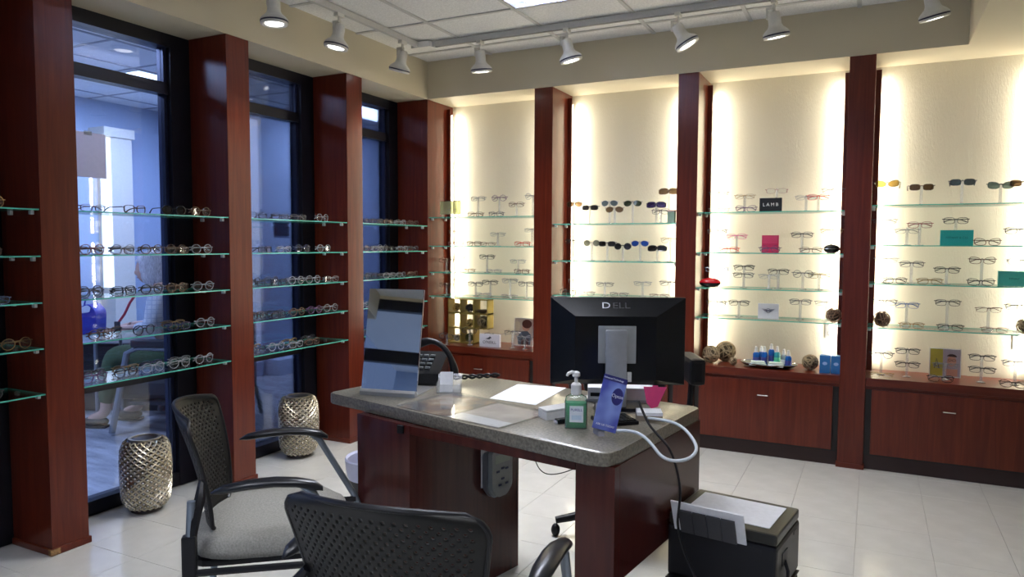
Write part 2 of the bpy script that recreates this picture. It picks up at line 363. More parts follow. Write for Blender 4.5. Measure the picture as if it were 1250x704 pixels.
# ================================================================== niches: lamp strips, cabinets, shelves
EDGES = [(-A, BCOL[0][0]), (BCOL[0][1], BCOL[1][0]), (BCOL[1][1], BCOL[2][0]), (BCOL[2][1], BCOL[3][0])]
BSH = {1: [1.548, 1.326, 1.122, .936], 2: [1.488, 1.226, .98], 3: [1.554, 1.294, 1.065, .872], 4: [1.581, 1.346, 1.12, .859]}
NN = ['first lit niche by the window corner', 'lit niche behind the monitor', 'lit niche right of the monitor', 'rightmost lit niche']
ORD = ['top', 'second', 'third', 'fourth', 'lowest']
TUBE = mat('fluorescent_tube', (1, 1, 1), 0.4, emis=((1.0, 0.90, 0.70), 9.0))
def clip(par, x, y, z):
    bx('shelf_clip', x-0.010, x+0.010, y-0.007, y+0.007, z-0.018, z, mat('clear_clip', (0.65, 0.68, 0.68), 0.2, 0.2), par, 0.003)
def glass_shelf(label, x0, x1, y0, y1, z, grp, clips, parent=None):
    cx, cy = (x0+x1)/2, (y0+y1)/2
    t = thing('glass_shelf', label, 'shelf', (cx, cy, z), group=grp)
    hx, hy = (x1-x0)/2, (y1-y0)/2; th = 0.006
    bx('shelf_panel', -hx+0.0012, hx-0.0012, -hy+0.0012, hy-0.0012, -th, 0, SHELFG, t)
    m = MB()
    m.box(-hx, hx, -hy, -hy+0.0012, -th, 0); m.box(-hx, hx, hy-0.0012, hy, -th, 0)
    m.box(-hx, -hx+0.0012, -hy, hy, -th, 0); m.box(hx-0.0012, hx, -hy, hy, -th, 0)
    m.build('polished_edge', EDGE, t)
    for (px, py) in clips: clip(t, px-cx, py-cy, -th)
    return t
for k, (x0, x1) in enumerate(EDGES):
    if k == 3: pass
    # vertical wood strips hiding tubes
    for s, x in ((1, x0), (-1, x1)):
        t = thing('niche_lamp', ('tube lamp behind wood strip, %s side of %s' % ('left' if s == 1 else 'right', NN[k])), 'light', (x, 5.045, 0.56), group='tube lamps beside the lit niches')
        a, b_ = sorted((0, s*0.032))
        bx('lamp_strip', a, b_, -0.009, 0.009, 0.0, 1.86, WOOD, t)
        m = MB(); m.tube([(s*0.017, 0.040, 0.05), (s*0.017, 0.040, 1.82)], 0.008, 8); m.build('lamp_tube', TUBE, t, True)
        area('lamp', (s*0.030, 0.045, 0.93), 0.03, 1.75, P_NICHE, COL_NICHE, rot=(PI/2, 0, -s*(PI/2-0.30)), parent=t)
    # cabinet
    t = thing('base_cabinet', 'low cherry wood cabinet with one wide drawer under %s' % NN[k], 'cabinet', ((x0+x1)/2, B, 0), group='cabinets under the lit niches')
    h = (x1-x0)/2 - 0.001
    m = MB()
    m.box(-h, h, 0.03, YW-B-0.002, 0.09, 0.506); m.box(-h, h, 0.015, 0.03, 0.488, 0.506)
    m.build('cabinet_body', WOODX, t)
    bx('cabinet_top', -h, h, 0.002, YW-B-0.002, 0.508, 0.557, WOODX, t, 0.002)
    bx('toe_kick', -h, h, 0.035, 0.05, 0.0, 0.09, mat('dark_kick', (0.03, 0.012, 0.012), 0.5), t)
    bx('shadow_gap', -h+0.002, h-0.002, 0.026, 0.0299, 0.085, 0.506, GAPSHADE, t)  # black sheet puts the shade of the drawer reveal into colour
    d = bx('drawer', -h+0.035 if k else -h+0.012, h-0.035, 0.006, 0.026, 0.098, 0.488, WOOD, t, 0.001)
    m = MB(); m.tube([(-0.035, 0.006, 0), (-0.034, -0.012, 0), (-0.03, -0.018, 0), (0.03, -0.018, 0), (0.034, -0.012, 0), (0.035, 0.006, 0)], 0.0045, 8)
    hd = m.build('handle', CHROME, d, True); hd.location = (0, 0, 0.397); tag_label = hd; hd['label'] = 'chrome bar handle'
    for q, z in enumerate(BSH[k+1]):
        glass_shelf('%s glass shelf in %s' % (ORD[q], NN[k]), x0+0.003, x1-0.003, B+0.012, 5.03, z, 'glass shelves in the lit niches',
                    [(x0+0.012, B+0.05), (x0+0.012, B+0.24), (x1-0.012, B+0.05), (x1-0.012, B+0.24)])
# window bay shelves
WN = ['window bay at the far left edge', 'widest window bay', 'middle window bay', 'narrow window bay by corner']
WB = [(1.0, 1.8248), (1.988, 2.8135), (2.9697, 3.7954), (3.9545, B)]
WZ = [1.482, 1.287, 1.092, 0.898, 0.704]
for k, (y0, y1) in enumerate(WB):
    for q, z in enumerate(WZ):
        glass_shelf('%s glass shelf across %s' % (ORD[q], WN[k]), -3.385, -A-0.002, y0+0.003, y1-0.003, z, 'glass shelves across the windows',
                    [(-3.15, y0+0.012), (-3.30, y0+0.012), (-3.15, y1-0.012), (-3.30, y1-0.012)])
# ================================================================== wall outlets
for x, z, lb in ((-0.229, 0.795, 'steel outlet plate on cream wall above blue boxes'), (0.79, 0.79, 'steel outlet plate on cream wall at right edge under wicker ball')):
    t = thing('wall_outlet', lb, 'outlet', (x, YW, z), group='wall outlets')
    bx('outlet_plate', -0.036, 0.036, -0.005, 0, -0.058, 0.058, mat('steel_plate', (0.5, 0.5, 0.5), 0.35, 0.6), t, 0.001)
    for zz in (-0.025, 0.025):
        r = MB().ball((0, -0.006, zz), 0.018, 1, 0.25, 0.9).build('receptacle', WHITEP, t, True)
# ================================================================== track and heads
t = thing('track_rail', 'long white ceiling track rail in an L along both soffits', 'track', (-2.85, 4.28, 2.69))
m = MB(); m.box(-0.012, 0.012, -5.6, 0.012, 0.0, 0.036); m.build('rail', CGRID, t)
m = MB(); m.box(0.012, 3.28, -0.014, 0.014, 0.0, 0.036); m.build('rail', CGRID, t)
bx('connector', -0.05, 0.10, -0.05, 0.05, -0.004, 0.036, WHITEP, t, 0.004)
m = MB()
for x0 in (0.018,): m.box(0.12, 3.28, -0.010, 0.010, -0.003, 0.0)
m.build('rail_slot', mat('slot_grey', (0.2, 0.2, 0.2), 0.5), t)
HEADS = [((-2.85, 2.90), (0.02, 0.0, -1), 'left side of the picture above second window column'), ((-2.85, 3.42), (-0.15, -0.1, -1), 'above third window column'),
         ((-2.85, 4.06), (-0.30, 0.05, -1), 'nearest the inside corner on the window side'), ((-2.38, 4.28), (0.0, 0.16, -1), 'nearest the inside corner on the back side'),
         ((-1.76, 4.28), (0.22, 0.16, -1), 'over left part of lit niche behind monitor'), ((-1.06, 4.28), (0.55, 0.14, -1), 'tilted strongly right, above column behind monitor'),
         ((-0.53, 4.28), (0.12, 0.18, -1), 'over lit niche right of monitor'), ((0.22, 4.28), (0.20, 0.20, -1), 'rightmost on the track, over rightmost niche')]
CREAMP = mat('cream_enamel', (0.66, 0.65, 0.60), 0.35)
for k, ((x, y), d, lb) in enumerate(HEADS):
    t = thing('track_spotlight', 'white track spotlight ' + lb, 'spotlight', (x, y, 2.69), group='track spotlights')
    bx('mount', -0.016, 0.016, -0.03, 0.03, -0.022, 0.0, CREAMP, t, 0.003)
    piv = Vector((0, 0, -0.085)); dv = Vector(d).normalized()
    q = Vector((0, 0, -1)).rotation_difference(dv).to_matrix().to_4x4()
    m = MB(); m.tube([(0, 0, -0.02), (0.0, 0, -0.06)], 0.008, 8); m.box(-0.042, -0.030, -0.012, 0.012, -0.10, -0.045, 0.003); m.box(-0.042, 0.006, -0.012, 0.012, -0.052, -0.040, 0.002)
    m.build('swivel_arm', CREAMP, t)
    m = MB(); m.M = Matrix.Translation(piv) @ q
    m.lathe([(0.020, 0.022), (0.030, 0.018), (0.034, 0.0), (0.034, -0.045), (0.040, -0.062), (0.060, -0.080), (0.070, -0.092), (0.071, -0.104), (0.069, -0.118), (0.060, -0.120), (0.050, -0.114)], 24)
    m.build('lamp_housing', CREAMP, t, True)
    m = MB(); m.M = Matrix.Translation(piv) @ q; m.lathe([(0.0718, -0.100), (0.0718, -0.108), (0.068, -0.108), (0.068, -0.100)], 24, cap=False)
    m.build('rim_ring', mat('dark_blue_rim', (0.02, 0.02, 0.05), 0.4), t, True)
    m = MB(); m.M = Matrix.Translation(piv) @ q; m.lathe([(0.048, -0.1145), (0.047, -0.1165), (0.035, -0.118)], 24)
    m.build('lamp_lens', mat('lit_lens', (1, 1, 1), 0.3, emis=((1.0, 0.96, 0.92), 4.0)), t, True)
    l = bpy.data.lights.new('lamp', 'SPOT'); l.energy = P_SPOT; l.color = COL_SPOT; l.spot_size = math.radians(85); l.spot_blend = 0.8; l.shadow_soft_size = 0.04
    o = bpy.data.objects.new('lamp', l); C.objects.link(o); o.parent = t
    o.matrix_local = Matrix.Translation(piv + dv*0.135) @ q
# ================================================================== eyewear
def shape_pts(kind, n=18):
    "outline of one lens, centred, x outward"
    pts = []
    for i in range(n):
        a = 2*PI*i/n; c, s = math.cos(a), math.sin(a)
        def sg(v, e): return math.copysign(abs(v)**e, v)
        if kind == 'round': x, z = 0.0235*c, 0.0215*s
        elif kind == 'aviator':
            x, z = 0.027*c, 0.0225*s; x += 0.004*(-s)*0.6
            if s > 0: z *= 0.72
        elif kind == 'cat':
            x, z = 0.0265*sg(c, .75), 0.0175*sg(s, .7); z += 0.005*(x/0.0265) if s > 0 else 0.001*(x/0.0265)
        elif kind == 'shield': x, z = 0.0315*sg(c, .7), 0.019*sg(s, .65) - 0.004*(c if c > 0 else 0)
        elif kind == 'half': x, z = 0.0255*sg(c, .7), 0.0145*sg(s, .6)
        else: x, z = 0.0255*sg(c, .6), 0.0165*sg(s, .55)
        pts.append((x, z))
    return pts
FC = {'silver': (0.25, 0.26, 0.28), 'grey': (0.08, 0.08, 0.10), 'black': (0.012, 0.012, 0.014), 'brown': (0.11, 0.05, 0.03), 'tortoise': (0.10, 0.05, 0.02),
      'purple': (0.10, 0.04, 0.12), 'rose': (0.30, 0.13, 0.13), 'pink': (0.65, 0.12, 0.30), 'red': (0.60, 0.03, 0.02), 'gold': (0.30, 0.20, 0.08), 'clear': (0.26, 0.27, 0.30),
      'blue': (0.05, 0.12, 0.35), 'darkred': (0.22, 0.02, 0.03), 'navy': (0.02, 0.03, 0.10),
      'sunbrown': (0.10, 0.06, 0.04), 'sunblack': (0.01, 0.01, 0.012), 'sunblue': (0.30, 0.32, 0.36), 'sungreen': (0.05, 0.06, 0.05), 'sunpurple': (0.02, 0.02, 0.04),
      'sungrey': (0.5, 0.48, 0.4), 'sunblueb': (0.3, 0.3, 0.35), 'sunyellow': (0.10, 0.07, 0.02), 'sunbrownb': (0.05, 0.02, 0.015), 'sunblack2': (0.02, 0.025, 0.035), 'sungreen2': (0.03, 0.04, 0.035)}
LC = {'sunbrown': (0.20, 0.13, 0.07), 'sunblack': (0.03, 0.03, 0.035), 'sunblue': (0.16, 0.22, 0.28), 'sungreen': (0.06, 0.08, 0.06), 'sunpurple': (0.06, 0.04, 0.16),
      'sungrey': (0.25, 0.26, 0.22), 'sunblueb': (0.03, 0.10, 0.55), 'sunyellow': (0.45, 0.30, 0.08), 'sunbrownb': (0.14, 0.09, 0.05), 'sunblack2': (0.08, 0.11, 0.14), 'sungreen2': (0.22, 0.30, 0.28)}
ADJ = {'sunbrown': 'brown', 'sunblack': 'black', 'sunblue': 'smoky blue', 'sungreen': 'dark green', 'sunpurple': 'dark purple', 'sungrey': 'grey', 'sunblueb': 'bright blue mirrored',
       'sunyellow': 'amber', 'sunbrownb': 'dark brown', 'sunblack2': 'slate grey', 'sungreen2': 'pale green', 'darkred': 'dark red'}
SN = {'rect': 'rectangular', 'half': 'thin-rimmed', 'round': 'round', 'cat': 'upswept', 'aviator': 'aviator', 'shield': 'wrap-around'}
LENSC = glassy('clear_lens', (0.93, 0.95, 0.96), 0.03, 0.9, 0.03)
GM = {}
def glasses_meshes(kind, col, folded):
    key = (kind, col, folded)
    if key in GM: return GM[key]
    fm = mat('frame_' + col, FC[col], 0.3, 0.5 if col in ('silver', 'gold', 'grey') else 0.0)
    if col == 'tortoise': fm = mat('frame_tortoise', FC[col], 0.25, noise=0.9, nscale=160)
    lm = glassy('lens_' + col, LC[col], 0.05, 1.4, 0.35) if col in LC else LENSC
    P = shape_pts(kind); n = len(P)
    rim = 0.0018 if kind in ('half', 'aviator') else (0.0028 if kind in ('rect', 'round') else 0.003)
    hz = max(-z for x, z in P) + rim; cxl = 0.0345
    m = MB()
    for s in (-1, 1):
        q = [(s*(cxl + x), z + hz) for x, z in P]; c = (s*cxl, hz)
        def off(p, r):
            d = Vector((p[0]-c[0], p[1]-c[1])); L = d.length or 1
            return (p[0]+d.x/L*r, p[1]+d.y/L*r)
        def wrap(x): return 3.2*max(0, abs(x)-0.02)**2
        I = [off(p, 0) for p in q]; O = [off(p, rim) for p in q]
        t = 0.0022
        R = [[m.v((p[0], wrap(p[0])+y, p[1])) for p in L] for L, y in ((I, -t), (O, -t), (O, t), (I, t))]
        for a in range(4):
            for i in range(n): m._f([R[a][i], R[a][(i+1) % n], R[(a+1) % 4][(i+1) % n], R[(a+1) % 4][i]])
    bz = hz + (0.005 if kind != 'aviator' else 0.010)
    m.tube([(-0.0105, 0, bz-0.001), (-0.004, -0.001, bz+0.003), (0.004, -0.001, bz+0.003), (0.0105, 0, bz-0.001)], 0.0017 if rim < 0.002 else 0.0026, 6)
    for s in (-1, 1): m.tube([(s*0.060, 0.006, hz+0.008), (s*0.068, 0.0085, hz+0.009)], 0.0022, 6)
    frame = m.build('g', fm, None); fme = frame.data; bpy.data.objects.remove(frame)
    lens = []
    for s in (-1, 1):
        m = MB(); q = [(s*(cxl+x), z+hz) for x, z in P]
        Fv = [m.v((x, 3.2*max(0, abs(x)-0.02)**2, z)) for x, z in q]; m._f(Fv)
        o = m.build('g', lm, None); lens.append(o.data); bpy.data.objects.remove(o)
    tem = []
    tr = 0.0016 if rim < 0.002 else 0.0024
    for s in (-1, 1):
        m = MB(); z0 = hz+0.009
        if folded:
            yo = 0.014 + (0.006 if s > 0 else 0)
            m.tube([(s*0.068, 0.008, z0), (s*0.067, yo, z0), (s*0.03, yo+0.002, z0-0.001), (-s*0.03, yo+0.003, z0-0.004), (-s*0.058, yo+0.004, z0-0.016)], [tr, tr, tr, tr*1.1, tr*1.3], 6)
        else:
            m.tube([(s*0.068, 0.008, z0), (s*0.069, 0.02, z0), (s*0.067, 0.085, z0-0.001), (s*0.064, 0.105, z0-0.006), (s*0.061, 0.132, max(0.003, z0-0.022))], [tr, tr, tr, tr*1.2, tr*1.4], 6)
        o = m.build('g', fm, None); tem.append(o.data); bpy.data.objects.remove(o)
    for me, nm in ((fme, 'frame'), (lens[0], 'lens'), (lens[1], 'lens'), (tem[0], 'temple'), (tem[1], 'temple')): me.name = nm
    GM[key] = (fme, lens, tem)
    return GM[key]
def uproj(p):
    d = Vector(p) - Vector((0, 0, CAMZ)); return d.dot(er)/d.dot(f0)
EYE = {}
def glasses(shelfkey, kind, col, loc, rz, folded, tilt=0.0):
    fme, lens, tem = glasses_meshes(kind, col, folded)
    t = thing('sunglasses' if col.startswith('sun') else 'eyeglasses', '', 'sunglasses' if col.startswith('sun') else 'eyeglasses', loc, rz)
    t.rotation_euler[0] = tilt
    link('frame', fme, t)
    for me in lens: link('lens', me, t)
    for me in tem: link('temple', me, t)
    t['_a'] = ADJ.get(col, col); t['_k'] = SN[kind]
    EYE.setdefault(shelfkey, []).append(t)
    return t
STM = {}
def stand(x, y, z, h, lb, rz=0):
    h = round(h, 2)
    if h not in STM:
        m = MB(); m.lathe([(0.023, 0.0), (0.023, 0.003), (0.018, 0.0045)], 16); a = m.build('stand_base', ACRYL).data
        m = MB(); m.box(-0.0075, 0.0075, -0.002, 0.002, 0.0045, h); b = m.build('stand_post', ACRYL).data
        m = MB(); m.box(-0.0045, 0.0045, -0.004, 0.010, h, h+0.004); c = m.build('nose_rest', ACRYL).data
        for o in [o for o in bpy.data.objects if o.data in (a, b, c)]: bpy.data.objects.remove(o)
        STM[h] = (a, b, c)
    t = thing('eyeglass_stand', lb, 'stand', (x, y, z), rz, 'clear acrylic eyeglass stands in the lit niches')
    for me, nm in zip(STM[h], ('stand_base', 'stand_post', 'nose_rest')): link(nm, me, t)
    t['_sort'] = 1
    return t
BK = [(1, 0, -2.746, 4.9, 0.14, 'rect', 'silver'), (1, 0, -2.561, 4.9, 0.135, 'round', 'purple'), (1, 0, -2.415, 4.9, 0.089, 'rect', 'brown'), (1, 0, -2.716, 4.82, 0.0, 'rect', 'tortoise'), (1, 0, -2.539, 4.82, 0.0, 'rect', 'grey'), (1, 0, -2.279, 4.9, 0.141, 'round', 'silver'), (1, 1, -2.938, 4.9, 0.11, 'half', 'silver'), (1, 1, -2.89, 4.82, 0.0, 'rect', 'rose'), (1, 1, -2.73, 4.82, 0.0, 'rect', 'tortoise'), (1, 1, -2.609, 4.82, 0.0, 'half', 'brown'), (1, 1, -2.574, 4.9, 0.09, 'half', 'silver'), (1, 1, -2.32, 4.82, 0.0, 'rect', 'red'), (1, 1, -2.284, 4.9, 0.12, 'half', 'silver'), (1, 2, -3.067, 4.9, 0.087, 'rect', 'brown'), (1, 2, -2.93, 4.9, 0.108, 'half', 'silver'), (1, 2, -2.666, 4.9, 0.118, 'rect', 'black'), (1, 2, -2.787, 4.82, 0.0, 'half', 'gold'), (1, 2, -2.399, 4.9, 0.09, 'half', 'silver'), (1, 2, -2.325, 4.82, 0.0, 'rect', 'brown'), (1, 2, -2.559, 4.82, 0.0, 'half', 'clear'), (1, 3, -3.067, 4.9, 0.077, 'rect', 'brown'), (1, 3, -2.93, 4.9, 0.119, 'half', 'silver'), (1, 3, -2.767, 4.9, 0.092, 'rect', 'grey'), (1, 3, -2.637, 4.9, 0.108, 'rect', 'black'), (1, 3, -2.467, 4.9, 0.125, 'rect', 'silver'), (1, 3, -2.329, 4.9, 0.105, 'rect', 'grey'), (1, 3, -2.65, 4.82, 0.0, 'rect', 'clear'), (1, 3, -2.426, 4.82, 0.0, 'half', 'silver'), (1, 4, -2.95, 4.82, 0.064, 'rect', 'grey'), (1, 4, -2.789, 4.9, 0.11, 'rect', 'black'), (1, 4, -2.586, 4.9, 0.09, 'half', 'silver'), (1, 4, -2.417, 4.9, 0.119, 'half', 'grey'), (1, 4, -2.313, 4.9, 0.075, 'round', 'clear'), (2, 0, -1.946, 4.9, 0.139, 'aviator', 'sunbrown'), (2, 0, -1.826, 4.9, 0.114, 'rect', 'sunblack'), (2, 0, -1.679, 4.9, 0.14, 'aviator', 'sunblue'), (2, 0, -1.624, 4.9, 0.093, 'aviator', 'sunbrown'), (2, 0, -1.511, 4.9, 0.136, 'aviator', 'sungreen'), (2, 0, -1.343, 4.9, 0.122, 'shield', 'sunpurple'), (2, 0, -1.296, 4.9, 0.076, 'rect', 'black'), (2, 0, -1.22, 4.9, 0.208, 'shield', 'sunbrown'), (2, 1, -1.949, 4.9, 0.135, 'rect', 'black'), (2, 1, -1.81, 4.9, 0.118, 'round', 'sungrey'), (2, 1, -1.693, 4.9, 0.118, 'rect', 'sunblack'), (2, 1, -1.578, 4.9, 0.096, 'round', 'sunblack'), (2, 1, -1.454, 4.9, 0.119, 'aviator', 'sunblueb'), (2, 1, -1.332, 4.9, 0.086, 'shield', 'sunblack'), (2, 1, -1.231, 4.9, 0.143, 'aviator', 'gold'), (2, 2, -1.927, 4.9, 0.096, 'half', 'silver'), (2, 2, -1.952, 4.82, 0.0, 'round', 'black'), (2, 2, -1.814, 4.82, 0.0, 'half', 'grey'), (2, 2, -1.708, 4.9, 0.078, 'half', 'grey'), (2, 2, -1.572, 4.82, 0.0, 'half', 'grey'), (2, 2, -1.432, 4.9, 0.092, 'half', 'silver'), (2, 2, -1.288, 4.82, 0.0, 'half', 'brown'), (2, 2, -1.242, 4.9, 0.098, 'rect', 'grey'), (3, 0, -0.926, 4.9, 0.128, 'half', 'grey'), (3, 0, -0.904, 4.82, 0.0, 'half', 'silver'), (3, 0, -0.759, 4.9, 0.103, 'half', 'gold'), (3, 0, -0.735, 4.82, 0.0, 'cat', 'purple'), (3, 0, -0.563, 4.9, 0.134, 'half', 'rose'), (3, 0, -0.387, 4.9, 0.088, 'half', 'silver'), (3, 0, -0.316, 4.9, 0.086, 'rect', 'red'), (3, 0, -0.215, 4.9, 0.129, 'half', 'grey'), (3, 1, -0.931, 4.9, 0.135, 'rect', 'grey'), (3, 1, -0.804, 4.9, 0.102, 'rect', 'pink'), (3, 1, -0.836, 4.82, 0.0, 'rect', 'red'), (3, 1, -0.584, 4.82, 0.0, 'round', 'purple'), (3, 1, -0.405, 4.9, 0.112, 'rect', 'grey'), (3, 1, -0.344, 4.82, 0.0, 'rect', 'tortoise'), (3, 1, -0.235, 4.9, 0.138, 'half', 'gold'), (3, 2, -0.937, 4.9, 0.114, 'rect', 'blue'), (3, 2, -0.753, 4.9, 0.128, 'rect', 'black'), (3, 2, -0.747, 4.9, 0.08, 'rect', 'black'), (3, 2, -0.54, 4.9, 0.106, 'rect', 'black'), (3, 2, -0.589, 4.9, 0.079, 'half', 'silver'), (3, 2, -0.393, 4.9, 0.089, 'round', 'grey'), (3, 2, -0.298, 4.9, 0.086, 'rect', 'gold'), (3, 3, -0.926, 4.9, 0.083, 'rect', 'black'), (3, 3, -0.779, 4.9, 0.089, 'rect', 'black'), (3, 3, -0.403, 4.9, 0.11, 'rect', 'grey'), (3, 3, -0.255, 4.9, 0.111, 'half', 'grey'), (4, 0, 0.062, 4.9, 0.128, 'cat', 'sunyellow'), (4, 0, 0.243, 4.9, 0.103, 'rect', 'sunbrownb'), (4, 0, 0.447, 4.9, 0.125, 'rect', 'sunblack2'), (4, 0, 0.633, 4.9, 0.1, 'cat', 'sungreen2'), (4, 0, 0.736, 4.9, 0.111, 'rect', 'sunbrownb'), (4, 1, 0.047, 4.9, 0.143, 'half', 'grey'), (4, 1, 0.242, 4.9, 0.117, 'rect', 'darkred'), (4, 1, 0.175, 4.9, 0.084, 'half', 'grey'), (4, 1, 0.423, 4.9, 0.14, 'rect', 'black'), (4, 1, 0.57, 4.82, 0.0, 'cat', 'brown'), (4, 1, 0.724, 4.9, 0.082, 'rect', 'black'), (4, 2, 0.072, 4.9, 0.138, 'half', 'silver'), (4, 2, 0.207, 4.9, 0.111, 'rect', 'grey'), (4, 2, 0.388, 4.9, 0.08, 'rect', 'black'), (4, 2, 0.56, 4.9, 0.136, 'cat', 'brown'), (4, 2, 0.746, 4.9, 0.134, 'rect', 'grey'), (4, 2, 0.118, 4.82, 0.0, 'rect', 'black'), (4, 2, 0.298, 4.82, 0.0, 'rect', 'gold'), (4, 2, 0.547, 4.82, 0.0, 'cat', 'black'), (4, 3, 0.072, 4.9, 0.142, 'rect', 'black'), (4, 3, 0.19, 4.9, 0.127, 'rect', 'blue'), (4, 3, 0.399, 4.9, 0.15, 'rect', 'black'), (4, 3, 0.602, 4.9, 0.121, 'half', 'brown'), (4, 3, 0.744, 4.9, 0.141, 'rect', 'black'), (4, 3, 0.215, 4.82, 0.0, 'rect', 'gold'), (4, 3, 0.409, 4.82, 0.0, 'rect', 'black'), (4, 3, 0.622, 4.82, 0.0, 'half', 'brown'), (4, 4, 0.065, 4.9, 0.119, 'round', 'grey'), (4, 4, 0.203, 4.9, 0.154, 'rect', 'black'), (4, 4, 0.219, 4.9, 0.076, 'rect', 'black'), (4, 4, 0.4, 4.9, 0.086, 'half', 'silver'), (4, 4, 0.371, 4.82, 0.0, 'cat', 'black'), (4, 4, 0.58, 4.9, 0.143, 'rect', 'black'), (4, 4, 0.567, 4.9, 0.075, 'rect', 'black'), (4, 4, 0.742, 4.9, 0.122, 'rect', 'grey'), (4, 4, 0.722, 4.82, 0.0, 'cat', 'black'), (4, 4, 0.067, 4.82, 0.0, 'half', 'gold')]
STANDS = {}
def crowded(b_, s, x): return sum(1 for q in BK if q[0] == b_ and q[1] == s and abs(q[2]-x) < 0.155) > 1
for (bay, s, x, y, h, shp, col) in BK:
    z = (BSH[bay] + [0.557])[s]
    if bay == 1 and s == 4: y -= 0.055
    if bay in (1, 2) and s == 4 and bay == 2: continue
    key = ('B', bay, s); rz = random.uniform(-0.12, 0.12)
    x = max(EDGES[bay-1][0]+0.075, min(EDGES[bay-1][1]-0.075, x))
    if h > 0.03:
        prev = [q for q in STANDS.get(key, []) if abs(q[0]-x) < 0.07]
        if not prev:
            STANDS.setdefault(key, []).append((x, h, y))
            st = stand(x, y+0.010, z, h+0.012, '', rz); EYE.setdefault(('S',)+key, []).append(st)
            glasses(key, shp, col, (x, y, z+h-0.016), rz, crowded(bay, s, x), random.uniform(-0.05, 0.1))
        elif abs(prev[0][0]-x) < 0.025:
            glasses(key, shp, col, (prev[0][0], y-0.02, z+min(h, prev[0][1]-0.045)-0.016), rz, True)
        else:
            y2 = y - 0.055
            STANDS.setdefault(key, []).append((x, h, y2))
            st = stand(x, y2+0.010, z, h+0.012, '', rz); EYE.setdefault(('S',)+key, []).append(st)
            glasses(key, shp, col, (x, y2, z+h-0.016), rz, True)
    else:
        yy_ = y - 0.01
        if any(abs(q[0]-x) < 0.09 and q[2] < 4.87 for q in STANDS.get(key, [])): yy_ -= 0.02
        glasses(key, shp, col, (x, yy_, z), rz, True)
WI = {(0, 0): ['1.66 gold round'], (0, 1): ['1.64 brown rect'], (0, 2): ['1.66 blue half'], (0, 3): ['1.60 tortoise round', '1.75 gold round'], (0, 4): ['1.62 grey round'],
 (1, 0): ['2.09 brown half', '2.29 tortoise rect o', '2.50 sunblack round o', '2.68 tortoise round'],
 (1, 1): ['2.08 rose round', '2.23 clear round', '2.38 tortoise round', '2.53 tortoise rect', '2.69 clear round', 'b2.15 clear rect', 'b2.31 brown rect', 'b2.46 clear rect', 'b2.62 brown round'],
 (1, 2): ['2.08 grey round', '2.23 black rect', '2.38 black round', '2.53 tortoise round', '2.69 clear round', 'b2.15 grey round', 'b2.32 black rect', 'b2.47 clear rect', 'b2.63 brown rect'],
 (1, 3): ['2.11 brown round', '2.32 black round o', '2.54 navy rect', '2.70 clear round', 'b2.24 tortoise rect', 'b2.60 gold rect'],
 (1, 4): ['2.08 purple round', '2.23 black round', '2.38 clear round', '2.53 clear round', '2.69 clear round', 'b2.15 grey rect', 'b2.31 gold rect', 'b2.46 navy rect', 'b2.62 silver rect'],
 (2, 0): ['3.06 black rect o', '3.24 black rect', '3.40 grey rect', '3.62 clear round'],
 (2, 1): ['3.12 black rect o', '3.28 clear rect', '3.43 navy round', '3.62 clear round'],
 (2, 2): ['3.06 black rect', '3.22 black rect o', '3.38 clear round', '3.53 clear round', '3.69 silver rect', 'b3.14 grey round', 'b3.30 grey round', 'b3.46 black rect'],
 (2, 3): ['3.07 black round', '3.23 black rect', '3.38 tortoise round', '3.54 purple round', '3.70 silver round', 'b3.15 brown rect', 'b3.31 black rect'],
 (2, 4): ['3.06 navy round', '3.21 clear round', '3.36 clear rect', '3.51 brown rect', 'b3.13 gold rect', 'b3.44 gold rect', 'b3.62 grey rect'],
 (3, 0): ['4.04 navy rect', '4.19 grey rect', '4.34 brown rect', '4.49 clear rect', '4.65 brown rect', 'b4.11 silver rect', 'b4.27 grey rect', 'b4.42 black rect', 'b4.58 silver half'],
 (3, 1): ['4.04 grey round', '4.19 clear rect', '4.34 black rect', '4.49 clear rect', '4.65 grey rect', 'b4.11 gold rect', 'b4.27 brown rect', 'b4.42 clear round', 'b4.58 silver half'],
 (3, 2): ['4.04 black round', '4.19 black rect', '4.34 silver rect', '4.49 clear rect', '4.65 brown rect', 'b4.12 navy rect', 'b4.30 black rect', 'b4.50 grey half'],
 (3, 3): ['4.04 clear rect', '4.20 clear round'], (3, 4): ['4.05 grey rect', '4.2 clear rect']}
for (bay, s), items in WI.items():
    for it in items:
        q = it.split(); back = q[0][0] == 'b'; y = float(q[0].strip('b')); fo = len(q) < 4
        x = -3.285 if back else -3.165
        if not fo: x = -3.15
        glasses(('W', bay, s), q[2], q[1], (x + random.uniform(-0.01, 0.01), y, WZ[s]), PI/2 + (random.uniform(-0.3, 0.3) if not fo else random.uniform(-0.12, 0.12)), fo)
NTH = ['leftmost', 'second from left', 'third from left', 'fourth from left', 'fifth from left', 'sixth from left', 'seventh from left', 'eighth from left', 'ninth from left', 'tenth from left', 'eleventh from left', 'twelfth from left', 'thirteenth from left']
WS = ['far left window bay', 'widest window bay', 'middle window bay', 'narrow window bay by corner']
BS = ['', 'lit niche by window corner', 'lit niche behind monitor', 'lit niche right of monitor', 'rightmost lit niche']
SHN = ['top shelf', 'second shelf', 'third shelf', 'fourth shelf', 'bottom shelf']
